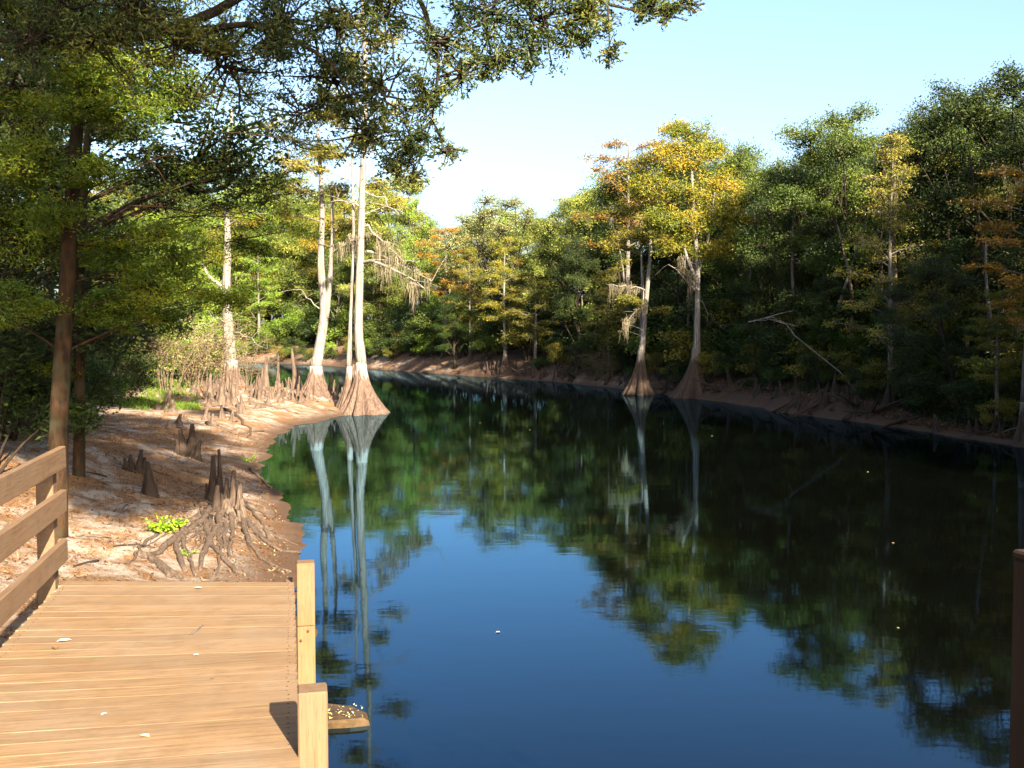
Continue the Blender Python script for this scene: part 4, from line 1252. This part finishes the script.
# root mass in front of the deck
p0 = on_ground(228, 520)
rm = thing('root_mass', 'weathered root mass with upright knees at the bank before the deck', 'roots', p0)
rr_ = np.random.default_rng(9)
for px, py, hp, wp in [(213, 502, 46, 9), (220, 503, 53, 10), (233, 512, 42, 10), (239, 516, 34, 9), (227, 508, 30, 9), (217, 512, 26, 9), (243, 520, 22, 8), (208, 500, 16, 7)]:
    p = on_ground(px, py)
    k = F_PX / p.y
    o = part('knee', P_KNEE[int(px) % 6], M['knee_dark' if px < 222 else 'knee'], rm)
    o.location = p - p0
    o.rotation_euler = (rr_.normal() * .05, rr_.normal() * .05, px)
    s = wp / k / 0.11
    o.scale = (s, s, hp / k / 0.5)
def root(pxs, r0, r1, lift=0.0, mat='knee'):
    ps = [on_ground(a, b_) for a, b_ in pxs]
    P = np.array([tuple(q - p0) for q in ps])
    u, uu = np.linspace(0, 1, len(P)), np.linspace(0, 1, 16)
    xy = np.stack([np.interp(uu, u, P[:, k]) for k in range(2)], 1) + rr_.normal(size=(16, 2)) * 0.012
    z = np.array([hz(a + p0.x, b_ + p0.y) for a, b_ in xy]) - p0.z + np.linspace(r0, r1, 16) * 0.45 + lift * np.sin(uu * np.pi)
    m_ = MB()
    m_.tube(np.column_stack([xy, z]), np.linspace(r0, r1, 16) * (0.82 + 0.1 * np.sin(uu * 9 + r0 * 100)), 8, rng=rr_, rough=0.16)
    m_.build('root', M[mat], rm, True)
for pxs, r0, r1 in [
    ([(225, 505), (205, 518), (180, 524), (160, 536)], .07, .025), ([(230, 512), (215, 530), (205, 550), (200, 572)], .07, .03), ([(232, 512), (232, 535), (228, 560)], .06, .02),
    ([(238, 515), (255, 535), (280, 552), (300, 553)], .055, .02), ([(240, 518), (250, 545), (268, 565), (290, 572)], .05, .02), ([(222, 508), (195, 528), (175, 545), (185, 572)], .06, .035),
    ([(190, 530), (165, 548), (150, 560), (170, 578)], .05, .04), ([(205, 520), (212, 548), (240, 575)], .055, .03), ([(180, 524), (185, 550), (195, 578)], .045, .025),
    ([(215, 508), (200, 505), (185, 512), (170, 510)], .045, .015), ([(138, 556), (150, 560), (165, 570), (180, 580)], .06, .045), ([(228, 500), (245, 505), (258, 520), (270, 540)], .045, .02),
    ([(225, 515), (225, 540), (215, 575)], .04, .02), ([(243, 520), (262, 528), (285, 545)], .04, .015), ([(160, 532), (140, 548), (128, 565)], .035, .012), ([(250, 470), (262, 480), (272, 490)], .05, .02)]:
    root(pxs, r0, r1)
for i in range(26):
    x0, y0 = 195 + 55 * rr_.random(), 505 + 25 * rr_.random()
    a_ = rr_.random() * 2.6 + 0.25
    l1 = 25 + 40 * rr_.random()
    x1, y1 = x0 + math.cos(a_) * l1 * 1.1, min(577, y0 + math.sin(a_) * l1 * 0.9)
    root([(x0, y0), ((x0 + x1) / 2 + rr_.normal() * 7, (y0 + y1) / 2 + rr_.normal() * 4), (x1, y1)], .018 + .02 * rr_.random(), .008)
# heart of the root mass: ribbed mound
mm_ = buttress_mb(rr_, 0.07, 0.27, 0.22, 9, (-0.05, 0.05), -0.25, 4)
o = mm_.build('root_crown', M['knee'], rm, True)
o.location = on_ground(229, 516) - p0

# long surface roots on the beach
for i, pxs in enumerate([[(205, 425), (240, 436), (262, 432)], [(250, 405), (280, 409), (300, 415)], [(225, 410), (245, 425), (250, 440)], [(300, 405), (320, 410), (335, 412)]]):
    ps = [on_ground(a, b_) for a, b_ in pxs]
    P = np.array([tuple(q - ps[0]) for q in ps])
    u, uu = np.linspace(0, 1, len(P)), np.linspace(0, 1, 12)
    xy = np.stack([np.interp(uu, u, P[:, k]) for k in range(2)], 1) + rr_.normal(size=(12, 2)) * 0.06
    z = np.array([hz(a + ps[0].x, b_ + ps[0].y) for a, b_ in xy]) - ps[0].z + 0.02
    m_ = MB()
    m_.tube(np.column_stack([xy, z]), np.linspace(0.07, 0.02, 12), 6, rng=rr_, rough=0.2)
    o = m_.build('surface_root', M['knee'], None, True)
    o.location = ps[0]
    tag(o, ('pale root snaking over the sand left of the beach', 'root lying before the forked cypress', 'root running down toward the water at the beach', 'root before the tallest cypress')[i], 'root')

# half-buried root crowns and drift sticks along the right bank
for i, (px, off, rb, h) in enumerate([(800, .3, .9, .9), (822, .3, .8, 1.0), (838, .4, .7, .9), (856, .3, .8, 1.0), (872, .3, .7, .8), (905, .4, .7, .7), (760, .5, .8, .8), (665, .3, .7, .7), (720, .35, .6, .6), (575, .4, .8, .7), (520, .4, .9, .9), (460, .4, .9, .8)]):
    Y = bankY(px) + off
    p = at(px, 400, Y); p.z = hz(p.x, Y) - 0.1
    t = thing('root_mass', 'ribbed root crown half buried in the far bank edge', 'roots', p, i * 1.1, 'root crowns along the far bank edge')
    rg = np.random.default_rng(300 + i)
    o = buttress_mb(rg, 0.06 + 0.06 * rg.random(), rb * 0.5, h * 0.5, 11, (rg.normal() * .1, rg.normal() * .1), -0.3, i).build('root_crown', M['knee_dark'], t, True)
    for k in range(5):
        a = rg.random() * 6.28
        e = np.array([math.cos(a), math.sin(a), 0]) * rb * (1.2 + rg.random())
        e[2] = hz(p.x + e[0], Y) - p.z
        m_ = MB()
        m_.tube(bez(np.array([0, 0, h * 0.2]), e * 0.5 + np.array([0, 0, 0.12]), e, 8), np.linspace(.06, .02, 8), 6, rng=rg, rough=.2)
        m_.build('root', M['knee_dark'], t, True)
for i in range(22):
    px = 600 + 420 * mrng.random()
    Y = bankY(px) + 0.4 + 1.8 * mrng.random()
    p = at(px, 400, Y); p.z = hz(p.x, Y) + 0.04
    a = mrng.random() * 6.28
    l_ = 0.5 + 1.1 * mrng.random()
    e = np.array([math.cos(a) * l_, math.sin(a) * l_ * 0.7, 0.0])
    e[2] = max(0.02, hz(p.x + e[0], Y + e[1])) + 0.25 * mrng.random() - p.z
    m_ = MB()
    m_.tube(bez(np.zeros(3), e / 2 + mrng.normal(size=3) * 0.1, e, 8), np.linspace(.03, .01, 8), 5, rng=mrng, rough=.2)
    o = m_.build('driftwood_stick', M['twig' if i % 3 == 0 else 'knee_dark'], None, True)
    o.location = p
    tag(o, 'weathered stick lying on the dark right bank', 'stick', 'sticks on the right bank')

# green fringe low on the far shore behind the point, and sticks on the sand
for i in range(34):
    px = 150 + i * 9.2 + mrng.normal() * 4
    Y = float(np.interp(px, [150, 250, 330, 385, 450], [124, 108, 97, 87, 77.5])) + 1.2 + 2.2 * mrng.random()
    p = at(px, 370, Y)
    if hz(p.x, Y) < 0.15: continue
    put_shrub(i % 3, p.x, Y, 0.5 + 0.5 * mrng.random(), ('shade', 'oak', 'olive', 'oak_bright')[i % 4], 'small shrub low on the shore beyond the point', 'small shrubs on the shore beyond the point')
for i in range(34):
    px, py = 70 + 190 * mrng.random(), 410 + 160 * mrng.random()
    p = on_ground(px, py)
    if river_sd(p.x, p.y)[0] < 0.3 or p.y < 8: continue
    a = mrng.random() * 6.28
    l_ = 0.2 + 0.5 * mrng.random()
    e = np.array([math.cos(a) * l_, math.sin(a) * l_, 0.0])
    e[2] = hz(p.x + e[0], p.y + e[1]) + 0.02 - p.z
    m_ = MB()
    m_.tube(bez(np.array([0, 0, 0.015]), e / 2 + mrng.normal(size=3) * 0.03 + np.array([0, 0, 0.03]), e, 7), np.linspace(.011, .005, 7), 5, rng=mrng, rough=.2)
    o = m_.build('stick', M[('twig', 'knee_dark', 'dead')[i % 3]], None, True)
    o.location = p
    tag(o, 'thin dry stick lying on the sandy left bank', 'stick', 'sticks on the sandy left bank')

# sprouts
def sprout(px, py, wpx, n, label, leaf='fresh'):
    p = on_ground(px, py)
    rng = np.random.default_rng(int(px))
    t = thing('sprout', label, 'plant', p)
    s = wpx * p.y / F_PX
    st, fl = MB(), MB()
    for i in range(n):
        a = rng.random() * 6.28
        e = np.array([math.cos(a), math.sin(a), 0.25 + 0.5 * rng.random()]) * s * 0.5 * (0.4 + 0.7 * rng.random())
        st.tube(bez(np.zeros(3), e * 0.5 + np.array([0, 0, s * 0.12]), e, 5), np.full(5, 0.004 + s * 0.004), 4, cap=False)
        fl.leaves(e * rng.random((9, 1)) * 0.7 + e * 0.4 + rng.normal(size=(9, 3)) * s * 0.04, s * 0.11, s * 0.06, rng, rng.random(9), 1.2)
    st.build('stem', M['grass'], t)
    fl.build('leaves', M[leaf], t)
sprout(166, 532, 46, 26, 'bright green sprout growing among the roots before the deck')
sprout(188, 556, 18, 8, 'small yellow green sprout between two roots near the deck')
sprout(249, 462, 18, 9, 'small green sprout at the bank edge beside the water')
sprout(100, 400, 18, 8, 'small bright sprout in the shade by the left trunks')

# ------------------------------------------------------------------ grass and litter (stuff)
rng = np.random.default_rng(88)
gr = MB()
pts = []
for _ in range(9000):
    px, py = 88 + 112 * rng.random(), 378 + 26 * rng.random()
    if (fbm(np.array([px * 0.05]), np.array([py * 0.15]), 3)[0] < 0.42): continue
    pts.append((px, py))
d = [ray(*q) for q in pts]
GXs = np.array([[q.x * 1.8 / -q.z, q.y * 1.8 / -q.z] for q in d])
for it in range(4):
    hh = height(GXs[:, 0], GXs[:, 1])
    GXs = np.array([[q.x * (3 - h_) / -q.z, q.y * (3 - h_) / -q.z] for q, h_ in zip(d, hh)])
keep = (GXs[:, 1] < 46) & (river_sd(GXs[:, 0], GXs[:, 1]) > 0.6)
GXs = GXs[keep]
hh = height(GXs[:, 0], GXs[:, 1])
gr.leaves(np.column_stack([GXs, hh + 0.06]), 0.28, 0.035, rng, rng.random(len(hh)) * 0.8 + 0.1, 0.0, -1.4)
tag(gr.build('grass', M['grass']), kind='stuff')

lt = MB()
n = 42000
X = -12 + 12 * rng.random(n)
Yv = 5 + 24 * rng.random(n) ** 1.4
sd = river_sd(X, Yv)
k = (sd > 0.15) & (fbm(X * 1.2, Yv * 1.2, 55) > 0.42)
X, Yv = X[k], Yv[k]
lt.leaves(np.column_stack([X, Yv, height(X, Yv) + 0.012]), 0.055, 0.022, rng, rng.random(len(X)), 3.5)
tag(lt.build('leaf_litter', M['litter']), kind='stuff')

n = 26000
px = 560 + 480 * rng.random(n)
Yb = np.interp(px, *BANK) + 0.3 + 4.5 * rng.random(n)
X = (px - 512) / F_PX * Yb
k = (river_sd(X, Yb) > 0.3)
X, Yb = X[k], Yb[k]
lt = MB()
lt.leaves(np.column_stack([X, Yb, height(X, Yb) + 0.02]), 0.09, 0.04, rng, rng.random(len(X)) * 0.8, 3.0)
tag(lt.build('leaf_litter', M['litter']), kind='stuff')
n = 16000
px = 540 + 500 * rng.random(n)
Yb = np.interp(px, *BANK) + 1.0 + 3.5 * rng.random(n)
X = (px - 512) / F_PX * Yb
k = (river_sd(X, Yb) > 0.8) & (fbm(X * 0.8, Yb * 0.8, 91) > 0.5)
X, Yb = X[k], Yb[k]
gr = MB()
gr.leaves(np.column_stack([X, Yb, height(X, Yb) + 0.12 * rng.random(len(X))]), 0.30, 0.05, rng, rng.random(len(X)) * 0.6, 0.0, -1.2)
tag(gr.build('grass', M['shade']), kind='stuff')

# ------------------------------------------------------------------ boardwalk
DECK_Z = 1.40
cl, cr = down(63, 581, DECK_Z), down(297, 582, DECK_Z)
yaw = math.atan2(222, F_PX)
u = Vector((-math.sin(yaw), math.cos(yaw), 0))     # along the walk
v = Vector((math.cos(yaw), math.sin(yaw), 0))      # across it
bw = thing('boardwalk', 'sunlit brown plank boardwalk ending at the bank', 'boardwalk', (cl.x, cl.y, DECK_Z), -0.0)
bw.rotation_euler = (0, 0, yaw)
W = (cr - cl).dot(v)
skew = (cr - cl).dot(u)
rng = np.random.default_rng(17)
dk = MB()
pitch = 0.124
for i in range(80):
    y0 = -pitch * (i + 0.5)
    sk = skew * max(0, 1 - i / 26.0)
    ud = np.array([W, sk, 0.0])
    z = rng.normal() * 0.0005
    ext = rng.normal() * 0.0015
    x1 = W + ext
    if y0 < -3.9: x1 = W + 1.62 + ext
    ang = math.atan2(sk, W)
    dk.box((x1 / 2 - 0.012, y0 + sk * 0.5 * (x1 / W), -0.019 + z), (x1, pitch - 0.0065 - 0.002 * rng.random(), 0.038), (math.cos(ang), math.sin(ang), 0), (0, 0, 1), 0.0012, rng.random())
deck_o = dk.build('decking', M['deck'], bw, False, True)
sc_ = MB()
for i in range(24):
    y0 = -pitch * (i + 0.5)
    sk = skew * max(0, 1 - i / 26.0)
    for fx in (0.03, 0.965):
        for dy in (-0.03, 0.03):
            c_ = np.array([W * fx + rng.normal() * 0.004, y0 + sk * fx + dy + rng.normal() * 0.003, 0.0])
            sc_.tube([c_ + (0, 0, -0.004), c_ + (0, 0, 0.0012)], [0.0048, 0.0045], 8)
so = sc_.build('screw_heads', M['rust'], deck_o, False, True)
so['kind'] = 'stuff'
js = MB()
for x in (0.06, W / 2, W - 0.05):
    js.box((x, -4.95, -0.135), (0.045, 9.8, 0.19), (1, 0, 0), (0, 0, 1), 0.003)
js.box((W / 2, -0.28, -0.135), (W - 0.1, 0.04, 0.188), (1, 0, 0), (0, 0, 1), 0.003)
js.build('joist', M['rail'], bw, False, True)
def local(pw): return bw.matrix_world.inverted() @ pw
bpy.context.view_layer.update()
def stub_post(px0, px1, pytop, label, name='post'):
    # square post on the water-side edge of the deck; its face stands at the deck's edge
    mid = (px0 + px1) / 2
    pw = down(px0, 582 if px0 < 297 else 756, DECK_Z)
    return pw
# far stub post, near stub post: (inner edge pixel, depth, top pixel)
for px0, wid, Yp, ytop, mat, lab in ((296.5, 0.115, 6.42, 564, 'post', 'far stub post with a cut joint in its side'), (297.5, 0.112, 3.70, 694, 'post_grey', 'near stub post with weathered grey top')):
    top = at(px0, ytop, Yp)
    lp = local(top)
    pm = MB()
    zt = lp.z
    pm.box((lp.x + wid / 2, lp.y + wid / 2, (zt - 1.9) / 2), (wid, wid, zt + 1.9), (1, 0, 0), (0, 0, 1), 0.006, 0.7)
    if mat == 'post':
        pm.box((lp.x + wid / 2, lp.y - 0.012, zt - 0.62), (wid * 0.98, 0.022, 0.42), (1, 0, 0), (0, 0, 1), 0.003, 1.0)
        pm.box((lp.x + wid / 2, lp.y - 0.009, zt - 0.207), (wid * 0.98, 0.016, 0.40), (1, 0, 0), (0, 0, 1), 0.003, 0.75)
    po = pm.build('post', M[mat], bw, False, True)
    po['label'] = lab
    if mat == 'post':
        bt = MB()
        for zz, xx in ((-0.44, .6), (-0.50, .2)):
            bt.tube([(lp.x + wid * xx, lp.y - 0.008, zt + zz), (lp.x + wid * xx, lp.y - 0.032, zt + zz)], [0.010, 0.009], 8)
        bt.build('bolt', M['rust'], po, False, True)

# railing along the left edge
rl = thing('railing', 'brown three-rail wooden railing at the left edge of the boardwalk', 'railing', (cl.x, cl.y, DECK_Z))
rl.rotation_euler = (0, 0, yaw)
for zc in (0.795, 0.505, 0.175):
    m_ = MB()
    m_.box((-0.02 + 0.0, -2.52 + 0.13, zc), (0.042, 5.1, 0.145), (1, 0, 0), (0, 0, 1), 0.004, 0.35 + 0.3 * rng.random())
    m_.build('rail', M['rail'], rl, False, True)
for yy in (0.03, -1.75, -3.5, -4.8):
    m_ = MB()
    m_.box((-0.095, yy, -0.25), (0.105, 0.105, 2.1), (1, 0, 0), (0, 0, 1), 0.005, 0.3)
    m_.build('post', M['rail'], rl, False, True)

# railing post at the right corner of the landing
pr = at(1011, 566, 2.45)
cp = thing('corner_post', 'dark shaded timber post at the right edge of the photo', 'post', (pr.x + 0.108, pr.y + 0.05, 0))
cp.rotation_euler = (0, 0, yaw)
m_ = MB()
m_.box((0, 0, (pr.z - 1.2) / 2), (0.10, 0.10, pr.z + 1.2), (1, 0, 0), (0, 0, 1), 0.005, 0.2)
m_.build('shaft', M['post_shaded'], cp, False, True)
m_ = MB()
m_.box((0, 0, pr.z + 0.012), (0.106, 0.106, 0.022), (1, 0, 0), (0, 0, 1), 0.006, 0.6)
m_.build('cap', M['post_shaded'], cp, False, True)

# awash stone beside the near post
p = down(340, 718, 0.02)
m_ = MB()
rngs = np.random.default_rng(3)
out = [(-0.75, -0.05), (-0.6, 0.18), (-0.25, 0.26), (0.05, 0.20), (0.20, 0.06), (0.24, -0.10), (0.1, -0.14), (-0.3, -0.20), (-0.7, -0.18)]
k = len(out)
lay = [(1.05, -0.35), (1.04, -0.04), (1.0, 0.035), (0.9, 0.055), (0.5, 0.06)]
V, Q, T = [], [], []
for s_, z_ in lay:
    for a, b_ in out: V.append((a * s_ - 0.2 * (1 - s_), b_ * s_, z_ + rngs.normal() * 0.006))
for r_ in range(len(lay) - 1):
    for j in range(k): Q.append((r_ * k + j, r_ * k + (j + 1) % k, (r_ + 1) * k + (j + 1) % k, (r_ + 1) * k + j))
V.append((-0.2, 0.02, 0.062))
for j in range(k): T.append(((len(lay) - 1) * k + j, (len(lay) - 1) * k + (j + 1) % k, len(V) - 1))
m_.add(V, Q, T)
st = thing('stone', 'leaf-strewn brown stone slab awash beside the near stub post', 'stone', (p.x, p.y, 0))
m_.build('slab', M['stone'], st)
lf = MB()
a = rngs.random((110, 2)) * np.array([0.85, 0.3]) + np.array([-0.66, -0.13])
lf.leaves(np.column_stack([a, np.full(110, 0.068)]), 0.03, 0.013, rngs, rngs.random(110), 4)
tag(lf.build('leaf_scatter', M['float'], st), kind='stuff')

# loose things on deck and water
def one_leaf(p, ln, wd, mat, name, label, group, rz):
    m_ = MB()
    V = [(-ln / 2, 0, 0), (-ln * .2, wd / 2, ln * .12), (ln * .2, wd * .45, ln * .10), (ln / 2, 0, ln * .05), (ln * .2, -wd * .45, ln * .10), (-ln * .2, -wd / 2, ln * .12), (-ln * .2, 0, 0.0), (ln * .2, 0, 0)]
    m_.add(V, [(6, 7, 2, 1), (7, 6, 5, 4)], [(0, 6, 1), (7, 3, 2), (0, 5, 6), (7, 4, 3)], 0.6)
    o = m_.build(name, M[mat])
    o.location = p
    o.rotation_euler = (0, 0, rz)
    tag(o, label, 'leaf', group)
for px, py, ln, mat, lab, rz in [(64, 641, .075, 'white', 'pale curled leaf lying at the left of the deck', .3), (55, 648, .06, 'litter', 'brown leaf beside the pale curled leaf', 2.2),
                             (196, 655, .03, 'white', 'tiny white leaf scrap in the middle of the deck', .2), (104, 714, .03, 'white', 'small white scrap on the near left boards', 1),
                             (145, 736, .045, 'float', 'yellow leaf flat on the nearest boards', 2.9), (213, 678, .03, 'litter', 'small brown leaf right of the deck middle', 1.3), (198, 588, .05, 'white', 'pale leaf scrap at the far deck edge', .1)]:
    pw = down(px, py, DECK_Z + 0.006)
    one_leaf(pw, ln, ln * .5, mat, 'fallen_leaf', lab, 'leaves lying on the deck', rz)
tw0, tw1 = down(191, 634, DECK_Z + .008), down(203, 625, DECK_Z + .008)
m_ = MB()
m_.tube(bez(np.zeros(3), np.array((tw1 - tw0) / 2) + np.array([.02, 0, .012]), np.array(tw1 - tw0), 6), np.linspace(.005, .003, 6), 5)
o = m_.build('twig', M['dead'])
o.location = tw0
tag(o, 'short pale twig lying on the deck boards', 'twig')
fl = [(498, 632), (868, 472), (893, 543), (712, 436), (530, 430), (898, 628), (480, 423)]
for i, (px, py) in enumerate(fl):
    pw = down(px, py, 0.006)
    s = 0.045 if py > 500 else 0.055
    one_leaf(pw, s, s * .5, 'float', 'floating_leaf', 'pale leaf floating alone on the open blue water' if i == 0 else ('bright yellow green leaf floating on the dark reflection' if i == 1 else 'tiny leaf floating on the dark reflected trees'),
             None if i < 2 else 'leaves floating on the dark water', i)
